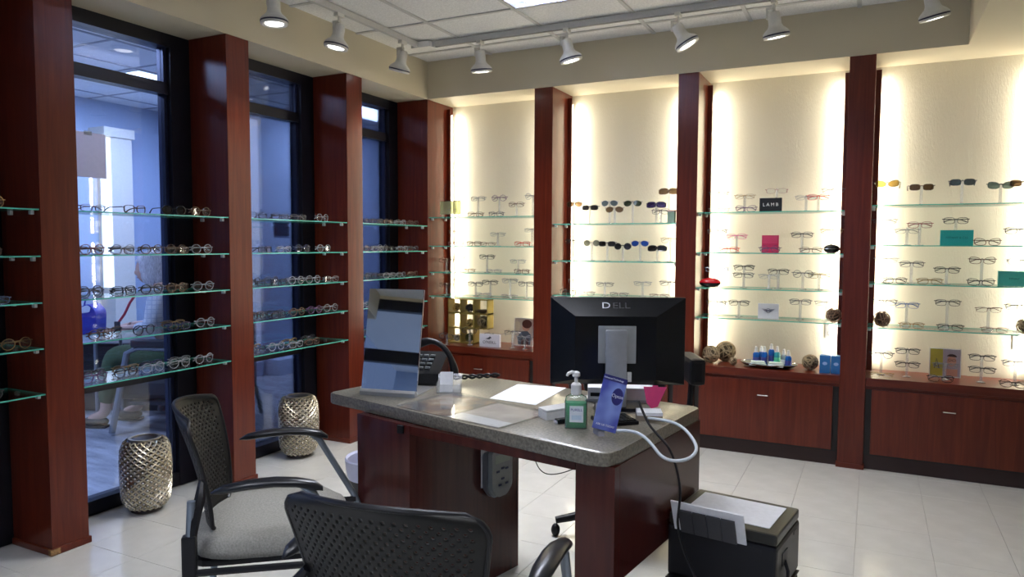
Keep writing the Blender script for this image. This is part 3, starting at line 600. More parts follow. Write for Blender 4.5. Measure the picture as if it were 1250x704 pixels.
for key, L in EYE.items():
    L.sort(key=lambda o: uproj(o.location))
    k = key[1:] if key[0] == 'S' else key
    place = '%s, %s' % ((SHN[k[2]] if not (k[0] == 'B' and k[2] == 4) else 'cabinet top'), WS[k[1]] if k[0] == 'W' else BS[k[1]])
    for i, o in enumerate(L):
        if key[0] == 'S': o['label'] = 'clear stand, %s, %s' % (NTH[i], place); del o['_sort']
        else:
            o['label'] = '%s %s %s, %s, %s' % (o['_a'], o['_k'], o.name.split('.')[0], NTH[i], place)
            o['group'] = 'eyewear on the shelves'; del o['_a']; del o['_k']
# ================================================================== desk
ZD = 0.75
LAM = mat('speckled_laminate', (0.165, 0.150, 0.120), 0.3, noise=0.45, nscale=120, coat=0.2)
DL, DF, DR, DB = (-1.925, 2.225), (-0.648, 1.915), (-0.548, 2.655), (-1.80, 2.86)
def rounded(poly, rad, n=5):
    out = []; N = len(poly)
    for i, p in enumerate(poly):
        p = Vector(p); a = Vector(poly[i-1]) - p; b = Vector(poly[(i+1) % N]) - p
        a.normalize(); b.normalize(); r = rad[i] if isinstance(rad, (list, tuple)) else rad
        if r == 0: out.append(tuple(p)); continue
        for k in range(n+1):
            t = k/n; q = (p + a*r)*(1-t)**2 + p*2*t*(1-t) + (p + b*r)*t**2
            out.append((q.x, q.y))
    return out
t = thing('office_desk', 'laminate-topped desk on dark cherry pedestals in the middle of the room', 'desk', (-1.24, 2.41, 0))
ox, oy = 1.24, -2.41
def L2(p): return (p[0]+ox, p[1]+oy)
m = MB(); m.prism(rounded([L2(DL), L2(DF), L2(DR), L2(DB)], [0.02, 0.07, 0.03, 0.02]), ZD-0.042, ZD)
es = [e for e in m.bm.edges if abs(e.verts[0].co.z - e.verts[1].co.z) < 1e-5]
bmesh.ops.bevel(m.bm, geom=es, offset=0.006, segments=2, profile=0.5, affect='EDGES', clamp_overlap=True)
m.build('desktop', LAM, t, True)
DW = wood('dark_cherry_desk', (0.045, 0.007, 0.006), (0.075, 0.014, 0.010), 'Z', 0.25)
fd = (Vector(DF) - Vector(DL)).normalized(); sd = Vector((-fd.y, fd.x))     # along the front edge, and back from it
rd = (Vector(DR) - Vector(DF)).normalized()
def slab(name, p, q, thick, z0, z1, par=t, mt=None):
    p, q = Vector(p), Vector(q); d = (q-p).normalized(); nrm = Vector((-d.y, d.x))*thick
    m = MB(); m.prism([L2(p), L2(q), L2(q+nrm), L2(p+nrm)], z0, z1)
    return m.build(name, mt or DW, par)
zt = ZD-0.043
pa, pb = Vector((-1.712, 2.135)), Vector((-1.432, 2.070))
slab('pedestal_panel', pa, pb, 0.03, 0, zt)
slab('pedestal_panel', pa + sd*0.03, pa + sd*0.60, -0.02, 0, zt)
slab('pedestal_panel', pb + sd*0.03, pb + sd*0.60, 0.02, 0, zt)
pc, pd = Vector((-0.770, 1.928)), Vector((-0.648, 1.963))
pc = Vector((-0.768, 1.965)); pd = Vector((-0.640, 1.945))
slab('pedestal_panel', pc, pd, 0.032, 0, zt)
slab('side_panel', pd + rd*0.035, pd + rd*0.70, 0.025, 0.36, zt)
slab('side_post', pd + rd*0.64, pd + rd*0.70, 0.025, 0, 0.36)
slab('apron', pb + fd*0.002, pc - fd*0.002, 0.02, zt-0.03, zt)
slab('rear_panel', pa + sd*0.58 + fd*0.02, pb + sd*0.58, 0.02, 0.0, zt)
m = MB(); c = pa + (pb-pa)*0.86; c = L2(c); m.box(c[0]-0.012, c[0]+0.012, c[1]-0.012, c[1]-0.002, zt-0.03, zt-0.002); m.build('bracket', BLACK, t)
# ---- slanted tabletop mirror
def cam_frame(name, label, cat, p, zr=0.0, group=None):
    "a thing whose x axis runs to the right as seen from the room's front and y away from it"
    return thing(name, label, cat, p, yaw + zr, group)
mir = thing('desk_mirror', 'tall slanted tabletop mirror with silver foot at left end of desk', 'mirror', (-1.680, 2.285, ZD), 0.20)
MIRR = mat('mirror_glass', (0.86, 0.88, 0.90), 0.015, 1.0, noise=0.0001)
hb = 0.117
m = MB()
q = [(-hb, 0.003, 0.022), (hb, 0.003, 0.022), (hb, 0.085, 0.412), (-hb, 0.085, 0.412)]
n_ = Vector((0, -0.98, 0.2))*0.004
a = [m.v(p) for p in q]; b = [m.v(Vector(p)-n_) for p in q]
m._f(a); m._f(b[::-1])
for i in range(4): m._f([a[i], a[(i+1) % 4], b[(i+1) % 4], b[i]])
m.build('mirror_glass', MIRR, mir)
m = MB()
a = [m.v(Vector(p)-n_*1.1+Vector((0, 0, 0))) for p in q]; b = [m.v(Vector(p)-n_*2.6) for p in q]
m._f(a); m._f(b[::-1])
for i in range(4): m._f([a[i], a[(i+1) % 4], b[(i+1) % 4], b[i]])
m.build('mirror_back', SILVER, mir)
m = MB()
m.prism([(-0.012, 0.0), (0.20, 0.0), (0.20, 0.004), (0.012, 0.006), (0.004, 0.022), (-0.004, 0.024), (-0.012, 0.014)], -hb, hb, 'X')
m.build('mirror_foot', mat('brushed_aluminium', (0.55, 0.56, 0.58), 0.3, 0.9), mir)
# ---- desk phone behind the mirror with curled cord
ph = cam_frame('desk_phone', 'black desk telephone half hidden behind the tabletop mirror', 'telephone', (-1.690, 2.60, ZD), -0.15)
m = MB(); m.prism([(-0.08, 0), (0.09, 0), (0.09, 0.12), (-0.08, 0.05)], -0.09, 0.06, 'X'); m.build('phone_body', BLACKG, ph)
m = MB()
arc = [(0.085 + 0.0, -0.09 + 0.005, 0.03)]
arc = [(0.0 - 0.110*math.cos(a_), 0.0, 0.012 + 0.165*math.sin(a_)) for a_ in [PI*0.97 - k*PI*0.60/12 for k in range(13)]]
m.tube(arc[::-1], [0.017, 0.018, 0.016, 0.013, 0.012, 0.012, 0.012, 0.012, 0.012, 0.013, 0.016, 0.018, 0.017], 10); m.build('handset', BLACK, ph, True)
m = MB()
for i in range(3):
    for j in range(4): m.box(-0.07+0.03*i, -0.05+0.03*i, -0.05+0.03*j, -0.033+0.03*j, 0.066+0.0124*j, 0.073+0.0124*j)
ky = m.build('keypad', GREYM, ph)
cd = thing('phone_cord', 'thick curly black telephone cord lying across back of desk', 'cord', (-1.60, 2.67, ZD))
p0_, p1_ = Vector((-0.01, -0.01, 0.012)), Vector((0.135, 0.140, 0.012))
for ph0 in (0, PI):
    m = MB(); pts = []
    for i in range(61):
        s_ = i/60; c_ = p0_.lerp(p1_, s_); dv = (p1_-p0_).normalized(); sv = Vector((-dv.y, dv.x, 0))
        an = s_*2*PI*3.0 + ph0
        pts.append(c_ + sv*0.007*math.cos(an) + Vector((0, 0, 0.0065*math.sin(an)+0.003)))
    m.tube(pts, 0.0052, 8); m.build('cord_strand', BLACK, cd, True)
# ---- card holder
ch = cam_frame('card_holder', 'small clear acrylic card holder with white cards right of the mirror', 'card holder', (-1.505, 2.455, ZD), 0.0)
m = MB(); m.box(-0.048, 0.048, -0.03, 0.035, 0, 0.003); m.box(-0.048, -0.045, -0.03, 0.035, 0, 0.04); m.box(0.045, 0.048, -0.03, 0.035, 0, 0.04)
m.box(-0.048, 0.048, -0.03, -0.027, 0, 0.035); m.M = Matrix.Translation((0, 0.03, 0)) @ Matrix.Rotation(-0.35, 4, 'X'); m.box(-0.048, 0.048, 0, 0.003, 0, 0.07)
m.build('holder', ACRYL, ch)
m = MB()
for k in range(5):
    m.M = Matrix.Translation((-0.012, -0.018+0.005*k, 0.004)) @ Matrix.Rotation(-0.38, 4, 'X'); m.box(-0.025, 0.025, 0, 0.0015, 0, 0.078)
m.build('cards', PAPER, ch)
# ---- mat, papers
pt = MB(); pt.prism([(-1.305, 2.427), (-1.098, 2.400), (-1.120, 2.745), (-1.331, 2.722)], 0.0, 0.0012)
def flat(name, label, cat, poly, z0, z1, mt, parts=None):
    cx = sum(p[0] for p in poly)/len(poly); cy = sum(p[1] for p in poly)/len(poly)
    t = thing(name, label, cat, (cx, cy, ZD))
    m = MB(); m.prism([(p[0]-cx, p[1]-cy) for p in poly], z0, z1); m.build('sheet', mt, t)
    return t, cx, cy
flat('paper_sheet', 'plain white paper sheet lying flat in the middle of the desk', 'paper', [(-1.305, 2.427), (-1.098, 2.400), (-1.120, 2.750), (-1.331, 2.725)], 0, 0.0012, PAPER)
mt_, cx, cy = flat('desk_pad', 'see-through desk pad with colourful sheets beneath near front edge of desk', 'desk pad', rounded([(-1.545, 2.143), (-1.052, 2.026), (-0.985, 2.31), (-1.488, 2.46)], 0.015), 0.0032, 0.0042, glassy('vinyl_pad', (0.88, 0.88, 0.88), 0.06, 0.28, 0.03, 1.35))
m = MB(); m.prism([(p[0]-cx, p[1]-cy) for p in [(-1.525, 2.145), (-1.30, 2.093), (-1.25, 2.375), (-1.475, 2.44)]], 0.0, 0.0014)
pm, nt, b = newmat('brochure_print'); MATS['brochure_print'] = pm
n = nt.nodes.new('ShaderNodeTexNoise'); n.inputs['Scale'].default_value = 7; tc = nt.nodes.new('ShaderNodeTexCoord'); nt.links.new(tc.outputs['Object'], n.inputs['Vector'])
cr = nt.nodes.new('ShaderNodeValToRGB'); E_ = cr.color_ramp.elements; E_[0].position = 0.38; E_[0].color = (0.06, 0.07, 0.10, 1); E_[1].position = 0.62; E_[1].color = (0.45, 0.40, 0.33, 1)
e = E_.new(0.5); e.color = (0.30, 0.19, 0.12, 1)
nt.links.new(n.outputs['Fac'], cr.inputs[0]); nt.links.new(cr.outputs[0], b.inputs['Base Color'])
m.build('printed_sheet', pm, mt_)
m = MB(); m.prism([(p[0]-cx, p[1]-cy) for p in [(-1.29, 2.092), (-1.065, 2.04), (-1.01, 2.30), (-1.235, 2.36)]], 0.0, 0.0016); m.build('pale_sheet', mat('pale_print', (0.50, 0.45, 0.42), 0.6, noise=0.25, nscale=9), mt_)
m = MB(); m.prism([(p[0]-cx, p[1]-cy) for p in [(-1.29, 2.092), (-1.065, 2.04), (-1.05, 2.11), (-1.275, 2.165)]], 0.0017, 0.0028); m.build('white_strip', PAPER, mt_)
# white low tray/box left of sanitizer
wt = cam_frame('white_box', 'small flat white box beside the hand sanitizer', 'box', (-0.965, 2.26, ZD), 0.45)
m = MB(); m.prism([(-0.045, 0.0), (0.10, 0.0), (0.10, 0.035), (-0.045, 0.026)], -0.03, 0.03, 'Y'); m.build('box_body', WHITEP, wt)
bx('box_lid', -0.043, 0.098, -0.031, 0.031, 0.030, 0.036, WHITEP, wt, 0.002).rotation_euler = (0, -0.05, 0)
dk = cam_frame('remote_clip', 'small black and silver gadget behind sanitizer bottle', 'gadget', (-0.905, 2.205, ZD), 0.5)
bx('gadget_body', -0.03, 0.02, -0.014, 0.014, 0, 0.016, BLACKG, dk, 0.004); bx('gadget_cap', -0.034, -0.030, -0.010, 0.010, 0.003, 0.013, CHROME, dk, 0.001)
# ---- sanitizer
sa = cam_frame('sanitizer_bottle', 'clear pump bottle of green hand sanitizer near front right of desk', 'bottle', (-0.848, 2.168, ZD), -0.1)
def rrect(w_, d_, r, n=4):
    return rounded([(-w_, -d_), (w_, -d_), (w_, d_), (-w_, d_)], r, n)
GREEN = glassy('green_gel', (0.35, 0.92, 0.60), 0.05, 1.0, 0.45)
m = MB(); prof = [(1.0, 0.0), (1.0, 0.088), (0.92, 0.100), (0.55, 0.108), (0.35, 0.112)]
base = rrect(0.036, 0.022, 0.012)
rings = [[m.v((x*s_, y*s_, z)) for x, y in base] for s_, z in prof]
for i in range(len(rings)-1):
    for k in range(len(base)): m._f([rings[i][k], rings[i][(k+1) % len(base)], rings[i+1][(k+1) % len(base)], rings[i+1][k]])
m._f(rings[0][::-1]); m._f(rings[-1]); m.build('bottle_body', glassy('clear_bottle', (0.92, 0.97, 0.95), 0.03, 1.0, 0.06), sa, True)
m = MB(); m.prism([(x*0.95, y*0.93) for x, y in base], 0.003, 0.083); m.build('green_gel', GREEN, sa, True)
bx('label', -0.020, 0.024, -0.0232, -0.0222, 0.022, 0.075, mat('label_white', (0.75, 0.8, 0.85), 0.5), sa)
text('label_word', 'PURELL', 0.0115, mat('label_blue', (0.05, 0.06, 0.30), 0.5), sa, (0.002, -0.0236, 0.062), (PI/2, 0, 0))
m = MB(); m.box(-0.014, 0.018, -0.0236, -0.0233, 0.030, 0.045); m.build('label_band', mat('label_band', (0.55, 0.68, 0.80), 0.5), sa)
m = MB(); m.lathe([(0.016, 0.108), (0.017, 0.112), (0.017, 0.140), (0.012, 0.146), (0.006, 0.148), (0.006, 0.168)], 16); m.lathe([(0.010, 0.166), (0.013, 0.170), (0.012, 0.180), (0.006, 0.184)], 14)
m.tube([(0, 0, 0.176), (-0.015, -0.006, 0.182), (-0.026, -0.010, 0.178), (-0.030, -0.012, 0.170)], [0.007, 0.006, 0.005, 0.004], 8)
m.build('pump_top', WHITEP, sa, True)
# ---- blue card leaning on a stand
ca = cam_frame('promo_card', 'tilted blue promotional card with dark round emblem near desk corner', 'card', (-0.733, 2.098, ZD), 0.25)
bm_, nt, b = newmat('blue_card'); MATS['blue_card'] = bm_
tc = nt.nodes.new('ShaderNodeTexCoord'); n = nt.nodes.new('ShaderNodeTexNoise'); n.inputs['Scale'].default_value = 9; nt.links.new(tc.outputs['Object'], n.inputs['Vector'])
cr = nt.nodes.new('ShaderNodeValToRGB'); cr.color_ramp.elements[0].position = 0.4; cr.color_ramp.elements[0].color = (0.08, 0.10, 0.45, 1); cr.color_ramp.elements[1].position = 0.65; cr.color_ramp.elements[1].color = (0.30, 0.42, 0.85, 1)
nt.links.new(n.outputs['Fac'], cr.inputs[0]); nt.links.new(cr.outputs[0], b.inputs['Base Color']); b.inputs['Roughness'].default_value = 0.25
MC = Matrix.Translation((0, 0.0, 0.006)) @ Matrix.Rotation(-0.16, 4, 'X') @ Matrix.Rotation(0.30, 4, 'Y')
def cardpart(name, mt, fn):
    m = MB(); m.M = Matrix.Translation((0.0, 0, 0)) @ MC; fn(m); return m.build(name, mt, ca)
cardpart('card_front', bm_, lambda m: m.box(-0.038, 0.042, 0, 0.003, 0.014, 0.185, 0.001))
cardpart('card_header', mat('navy_print', (0.03, 0.03, 0.18), 0.3), lambda m: m.box(-0.038, 0.042, -0.0004, 0.0, 0.168, 0.185))
def disc(m):
    P = [(0.020+0.019*math.cos(2*PI*k/20), 0.125+0.027*math.sin(2*PI*k/20)) for k in range(20)]; m.prism(P, -0.0008, 0.0, 'Y')
cardpart('emblem', mat('navy_print', (0.03, 0.03, 0.18), 0.3), disc)
tx = text('emblem_word', 'Optos', 0.015, mat('card_white', (0.75, 0.8, 0.95), 0.4), ca, (0, 0, 0), (0, 0, 0)); tx.matrix_local = MC @ Matrix.Translation((0.020, -0.0010, 0.126)) @ Matrix.Rotation(PI/2, 4, 'X')
tx = text('card_line', 'Advanced Technology', 0.0075, mat('card_white', (0.75, 0.8, 0.95), 0.4), ca, (0, 0, 0), (0, 0, 0)); tx.matrix_local = MC @ Matrix.Translation((-0.004, -0.0010, 0.176)) @ Matrix.Rotation(PI/2, 4, 'X')
tx = text('card_line', 'ASK US TODAY', 0.009, mat('card_white', (0.75, 0.8, 0.95), 0.4), ca, (0, 0, 0), (0, 0, 0)); tx.matrix_local = MC @ Matrix.Translation((0.002, -0.0010, 0.030)) @ Matrix.Rotation(PI/2, 4, 'X')
m = MB(); m.prism([(0.004, 0.0), (0.055, 0.0), (0.030, 0.10), (0.024, 0.10)], -0.01, 0.01, 'X'); m.build('card_easel', mat('grey_card', (0.3, 0.3, 0.35), 0.7), ca)
# ---- monitor, facing away
mo = cam_frame('computer_monitor', 'black computer monitor seen from behind on the right of the desk', 'monitor', (-0.812, 2.492, ZD), -0.035)
def XZ(m, x0, x1, z0, z1, y0, X0_, X1_, Z0_, Z1_, y1):
    a = [m.v(p) for p in ((x0, y0, z0), (x1, y0, z0), (x1, y0, z1), (x0, y0, z1))]; b = [m.v(p) for p in ((X0_, y1, Z0_), (X1_, y1, Z0_), (X1_, y1, Z1_), (X0_, y1, Z1_))]
    m._f(a); m._f(b)
    for i in range(4): m._f([a[i], a[(i+1) % 4], b[(i+1) % 4], b[i]])
m = MB(); XZ(m, -0.157, 0.135, 0.105, 0.335, 0.0, -0.245, 0.245, 0.082, 0.400, 0.040); m.build('rear_shell', BLACKG, mo)
m = MB(); m.box(-0.246, 0.246, 0.0405, 0.052, 0.080, 0.402, 0.002); m.build('bezel', mat('bezel_dark', (0.03, 0.03, 0.035), 0.35), mo)
bx('screen', -0.232, 0.232, 0.0521, 0.0535, 0.095, 0.388, BLACKG, mo)
bx('mount_plate', -0.074, 0.062, -0.006, 0.0, 0.165, 0.301, mat('plate_silver', (0.40, 0.42, 0.43), 0.4, 0.3), mo, 0.002)
m = MB(); m.box(-0.050, 0.026, -0.040, -0.020, 0.012, 0.290, 0.006); m.box(-0.045, 0.021, -0.03, -0.0062, 0.20, 0.280, 0.003); m.build('stand_neck', SILVER, mo, True)
m = MB(); m.prism(rrect(0.085, 0.055, 0.03), 0, 0.012); o = m.build('stand_foot', BLACK, mo)
bx('bracket_tab', 0.030, 0.046, -0.016, -0.004, 0.10, 0.135, WHITEP, mo, 0.002)
lg = mat('badge_lit', (0.45, 0.46, 0.5), 0.3, 0.7)  # one badge: its bright glint is painted into the leading letter only
tx2 = text('badge_letters', 'ELL', 0.034, mat('badge_dark', (0.03, 0.03, 0.035), 0.35), mo, (0, 0, 0), (0, 0, 0))
tx = text('badge_letter', 'D', 0.034, lg, mo, (0, 0, 0), (0, 0, 0), 1.15)
sl_ = math.atan2(0.040, 0.065)
tx.matrix_local = Matrix.Translation((-0.045, 0.0225, 0.372)) @ Matrix.Rotation(PI/2 - sl_, 4, 'X') @ Matrix.Diagonal((1.3, 1, 1, 1))
tx2.matrix_local = Matrix.Translation((0.010, 0.0225, 0.372)) @ Matrix.Rotation(PI/2 - sl_, 4, 'X') @ Matrix.Diagonal((1.3, 1, 1, 1))
# ---- things under the monitor: keyboard, notebook, white box, pink note, cables
kb = cam_frame('computer_keyboard', 'black keyboard edge on desk behind the blue card', 'keyboard', (-0.775, 2.275, ZD), 0.25)
bx('keyboard_body', -0.04, 0.09, -0.05, 0.06, 0, 0.012, BLACK, kb, 0.003)
m = MB()
for i in range(6):
    for j in range(5): m.box(-0.035+0.02*i, -0.018+0.02*i, -0.045+0.02*j, -0.028+0.02*j, 0.012, 0.016)
m.build('keys', BLACKG, kb)
nb = cam_frame('notepad', 'white notepad on desk at foot of monitor', 'notepad', (-0.722, 2.47, ZD), -0.1)
bx('pages', -0.02, 0.065, -0.125, -0.055, 0.017, 0.028, PAPER, nb); bx('pad_backing', -0.02, 0.065, -0.125, -0.055, 0.0, 0.0169, mat('cardboard', (0.3, 0.25, 0.2), 0.8), nb)
wb = cam_frame('paper_tray', 'pale paper tray behind foot of monitor', 'tray', (-0.83, 2.655, ZD), -0.1)
bx('tray_base', -0.16, 0.105, -0.06, 0.02, 0, 0.01, SILVER, wb, 0.003); bx('stacked_paper', -0.15, 0.10, -0.062, 0.015, 0.011, 0.055, PAPER, wb); bx('tray_slot', -0.14, -0.05, -0.0635, -0.0625, 0.022, 0.036, BLACK, wb)
pk = cam_frame('pink_note', 'bright pink paper note hanging below right corner of monitor', 'note', (-0.690, 2.545, ZD+0.082), 0.0)
m = MB(); m.prism([(-0.042, 0.0), (0.042, -0.002), (0.010, -0.074), (-0.014, -0.080), (-0.030, -0.060)], -0.0005, 0.0005, 'Y'); m.build('note_paper', mat('hot_pink', (0.90, 0.08, 0.28), 0.6), pk)
bx('note_tab', -0.01, 0.01, -0.002, 0.002, -0.004, 0.004, mat('hot_pink', (0.90, 0.08, 0.28), 0.6), pk)
def cable(name, label, pts, r, mt):
    o0 = Vector(pts[0]); cu = bpy.data.curves.new('c', 'CURVE'); cu.dimensions = '3D'; sp = cu.splines.new('NURBS'); sp.points.add(len(pts)-1)
    for i, p in enumerate(pts): sp.points[i].co = (*(Vector(p)-o0), 1)
    sp.use_endpoint_u = True; sp.order_u = 3; cu.bevel_depth = r; cu.bevel_resolution = 3; cu.resolution_u = 10
    to = bpy.data.objects.new('tmp', cu); C.objects.link(to); bpy.context.view_layer.update()
    me = bpy.data.meshes.new_from_object(to.evaluated_get(bpy.context.evaluated_depsgraph_get())); bpy.data.objects.remove(to)
    me.materials.clear(); me.materials.append(mt)
    for p in me.polygons: p.use_smooth = True
    o = bpy.data.objects.new(name, me); C.objects.link(o); o.location = o0
    return tag(o, label, 'cable')
cable('cable', 'pale grey cable looping over the right edge of desk', [(-0.70, 2.14, .762), (-0.66, 2.14, .770), (-0.61, 2.12, .765), (-0.57, 2.09, .745), (-0.54, 2.07, .72), (-0.505, 2.09, .705), (-0.465, 2.13, .71), (-0.455, 2.18, .73), (-0.50, 2.25, .755), (-0.55, 2.31, .765), (-0.61, 2.34, .765), (-0.66, 2.35, .762)], 0.005, mat('pale_cable', (0.55, 0.60, 0.66), 0.4))
cable('cable', 'black power cable hanging from desk edge to the printer', [(-0.66, 2.24, .84), (-0.62, 2.19, .79), (-0.575, 2.16, .76), (-0.535, 2.13, .74), (-0.515, 2.14, .69), (-0.50, 2.16, .60), (-0.52, 2.22, .52), (-0.53, 2.24, .45), (-0.50, 2.25, .35), (-0.45, 2.22, .28), (-0.36, 2.18, .22), (-0.33, 2.16, .12)], 0.004, BLACK)
wire = mat('thin_dark_wire', (0.08, 0.07, 0.06), 0.5)
cable('cable', 'thin dark wire drooping through the knee space of desk', [(-1.395, 2.60, .690), (-1.30, 2.63, .61), (-1.23, 2.64, .55), (-1.18, 2.60, .43), (-1.10, 2.62, .42), (-0.95, 2.66, .50), (-0.90, 2.68, .52)], 0.0022, wire)
cable('cable', 'thin dark wire hanging down beside right pedestal', [(-1.08, 2.66, .70), (-1.05, 2.66, .60), (-1.00, 2.66, .51), (-0.96, 2.66, .50), (-0.90, 2.66, .52)], 0.0022, wire)
kt = thing('keyboard_tray', 'black keyboard tray under the desktop in knee space', 'tray', (-0.93, 2.55, 0.66))
bx('tray_board', -0.16, 0.16, -0.12, 0.10, 0, 0.018, BLACK, kt, 0.004); bx('tray_rail', -0.15, -0.13, -0.1, 0.1, 0.018, 0.046, GREYM, kt); bx('tray_rail', 0.13, 0.15, -0.1, 0.1, 0.018, 0.046, GREYM, kt)
# ---- handheld device hanging on the pedestal side
dv_ = thing('handheld_meter', 'grey handheld phone with small screen mounted on desk pedestal side', 'phone', (pb + sd*0.44 + fd*0.001).to_3d() + Vector((0, 0, 0.345)), math.atan2(fd.y, fd.x) - 0.0)
dv_.scale = (1, 0.80, 0.92)
# local x = out of the panel (toward +fd), y = along panel back
m = MB(); m.prism(rounded([(-0.085, 0.20), (0.085, 0.20), (0.085, 0.05), (0.04, 0.0), (-0.04, 0.0), (-0.085, 0.05)], 0.02), 0.004, 0.028, 'X'); m.build('device_back', GREYM, dv_, True)
m = MB(); m.prism(rounded([(-0.075, 0.21), (0.075, 0.21), (0.075, 0.045), (0.035, 0.008), (-0.035, 0.008), (-0.075, 0.045)], 0.02), 0.0281, 0.05, 'X'); m.build('device_shell', mat('grey_shell', (0.24, 0.26, 0.27), 0.4), dv_, True)
bx('display', 0.05, 0.0515, -0.055, 0.055, 0.155, 0.19, mat('lcd', (0.30, 0.34, 0.30), 0.3), dv_); m = MB()
for (y_, z_) in ((-0.035, 0.12), (0.03, 0.125), (0, 0.13), (-0.02, 0.06), (0.03, 0.06), (0.0, 0.085)): m.box(0.05, 0.053, y_-0.010, y_+0.010, z_-0.004, z_+0.004)
m.build('buttons', mat('dark_blue_button', (0.02, 0.03, 0.10), 0.4), dv_)
bx('wall_bracket', 0.0, 0.004, -0.09, 0.03, 0.05, 0.235, WHITEP, dv_)
# ================================================================== printer and its stand
pr = thing('printer', 'black printer with white paper on lid standing right of desk', 'printer', (-0.388, 2.455, 0.25), math.radians(-7.9))
PRM = mat('printer_black', (0.008, 0.008, 0.011), 0.38, spec=0.3); PRL = mat('printer_lid', (0.022, 0.021, 0.018), 0.3, spec=0.35)
hx, hy = 0.176, 0.148
m = MB(); m.prism([(-hy, 0.0), (hy, 0.0), (hy, 0.17), (-hy, 0.17)], -hx, hx, 'X')
bmesh.ops.bevel(m.bm, geom=list(m.bm.edges), offset=0.012, segments=2, profile=0.6, affect='EDGES'); m.build('printer_body', PRM, pr)
bx('scanner_lid', -hx+0.002, hx-0.002, -hy+0.004, hy-0.004, 0.172, 0.208, PRL, pr, 0.008)
bx('paper_on_lid', -0.14, 0.14, -0.10, 0.11, 0.2085, 0.2105, PAPER, pr)
MT = Matrix.Translation((-0.025, -hy-0.006, 0.158)) @ Matrix.Rotation(0.38, 4, 'X')
m = MB(); m.M = MT; m.box(-0.125, 0.11, 0.004, 0.009, 0.0, 0.115); m.build('feeder_paper', PAPER, pr)
m = MB(); m.M = MT
for k in range(4): m.box(-0.100+0.046*k, -0.0565+0.046*k, -0.003, 0.0035, 0.0, 0.088)
m.build('paper_support', mat('support_grey', (0.04, 0.04, 0.05), 0.4), pr)
m = MB(); m.box(hx-0.003, hx+0.002, -0.08, -0.02, 0.09, 0.13); m.box(hx-0.003, hx+0.002, 0.06, 0.10, 0.145, 0.155); m.build('side_recess', BLACK, pr)
m = MB(); m.ball((-0.165, -0.11, 0.178), 0.009, seg=10, rings=6); m.build('white_knob', WHITEP, pr, True)
m = MB(); m.tube([(hx, -0.05, 0.10), (hx+0.012, -0.055, 0.07), (hx+0.014, -0.06, 0.02), (hx+0.012, -0.05, -0.02)], 0.006, 8); m.build('power_cord', BLACK, pr, True)
ps = thing('printer_stand', 'black wheeled cabinet underneath the printer', 'cabinet', (-0.380, 2.445, 0), math.radians(-7.9))
bx('cabinet_body', -0.18, 0.17, -0.155, 0.14, 0.045, 0.245, mat('charcoal', (0.010, 0.010, 0.013), 0.5, spec=0.3), ps, 0.012)
bx('cabinet_top', -0.182, 0.172, -0.16, 0.142, 0.2455, 0.2495, BLACK, ps)
for x in (-0.15, 0.14):
    for y in (-0.13, 0.11): m = MB(); m.ball((x, y, 0.0225), 0.022, seg=10, rings=8); m.build('caster', BLACK, ps, True)
# ================================================================== waste bin
wbn = thing('waste_bin', 'dark waste bin with pale liner behind left end of desk', 'bin', (-2.165, 2.835, 0))
m = MB(); m.lathe([(0.10, 0), (0.105, 0.004), (0.135, 0.29), (0.139, 0.29), (0.11, 0.01)], 28, cap=False); m.lathe([(0.10, 0.0), (0.10, 0.006)], 28); m.build('bin_body', mat('bin_dark', (0.03, 0.03, 0.035), 0.5), wbn, True)
m = MB(); m.lathe([(0.134, 0.20), (0.1405, 0.235), (0.147, 0.292), (0.142, 0.300), (0.132, 0.290), (0.118, 0.12)], 28, cap=False); m.build('bin_liner', mat('liner', (0.50, 0.52, 0.72), 0.35), wbn, True)
# ================================================================== lattice vases
VP = [(0.066, 0.0), (0.074, 0.004), (0.076, 0.02), (0.092, 0.035), (0.106, 0.06), (0.112, 0.11), (0.114, 0.18), (0.114, 0.25), (0.110, 0.31), (0.096, 0.348), (0.076, 0.360)]
def vr(z):
    for (r0_, z0), (r1_, z1) in zip(VP, VP[1:]):
        if z0 <= z <= z1: return r0_ + (r1_-r0_)*(z-z0)/(z1-z0)
    return VP[-1][0]
GOLD = mat('champagne_metal', (0.56, 0.50, 0.38), 0.28, 0.9)
def make_vase(label, loc, sc, rz):
    t = thing('lattice_vase', label, 'vase', loc, rz, 'tall metallic lattice vases on the floor')
    m = MB(); m.lathe([(r-0.008 if z > 0.01 else r-0.002, z) for r, z in VP], 32); m.build('vase_body', mat('dark_pewter', (0.10, 0.09, 0.085), 0.35, 0.8), t, True)
    m = MB(); N = 20; K = 36
    for s in (1, -1):
        for k in range(N):
            m.tube([((vr(0.02+0.335*i/K))*math.cos(2*PI*(k/N + s*i/K*0.62)), (vr(0.02+0.335*i/K))*math.sin(2*PI*(k/N + s*i/K*0.62)), 0.02+0.335*i/K) for i in range(K+1)], 0.0042, 4, cap=False)
    m.build('lattice', GOLD, t, True)
    m = MB(); rows = 24
    for j in range(rows):
        z = 0.03 + 0.315*(j+0.5)/rows
        for k in range(N):
            a_ = 2*PI*(k/N) + (j % 2)*PI/N; r = vr(z)-0.001
            m.ball((r*math.cos(a_), r*math.sin(a_), z), 0.0068, seg=6, rings=4)
    o = m.build('bosses', mat('pale_silver', (0.62, 0.60, 0.58), 0.2, 0.9), t, True); o['kind'] = 'stuff'
    m = MB(); m.lathe([(0.066, 0.354), (0.074, 0.357), (0.074, 0.364), (0.060, 0.364), (0.058, 0.30)], 32, cap=False); m.build('rim', GOLD, t, True)
    t.scale = (sc, sc, sc)
    return t
make_vase('metallic lattice vase on floor by widest window, nearer one', (-3.235, 2.37, 0.0005), 1.02, 0.2)
make_vase('metallic lattice vase on floor behind the side chair, farther one', (-3.215, 3.43, 0.0005), 1.06, 0.8)
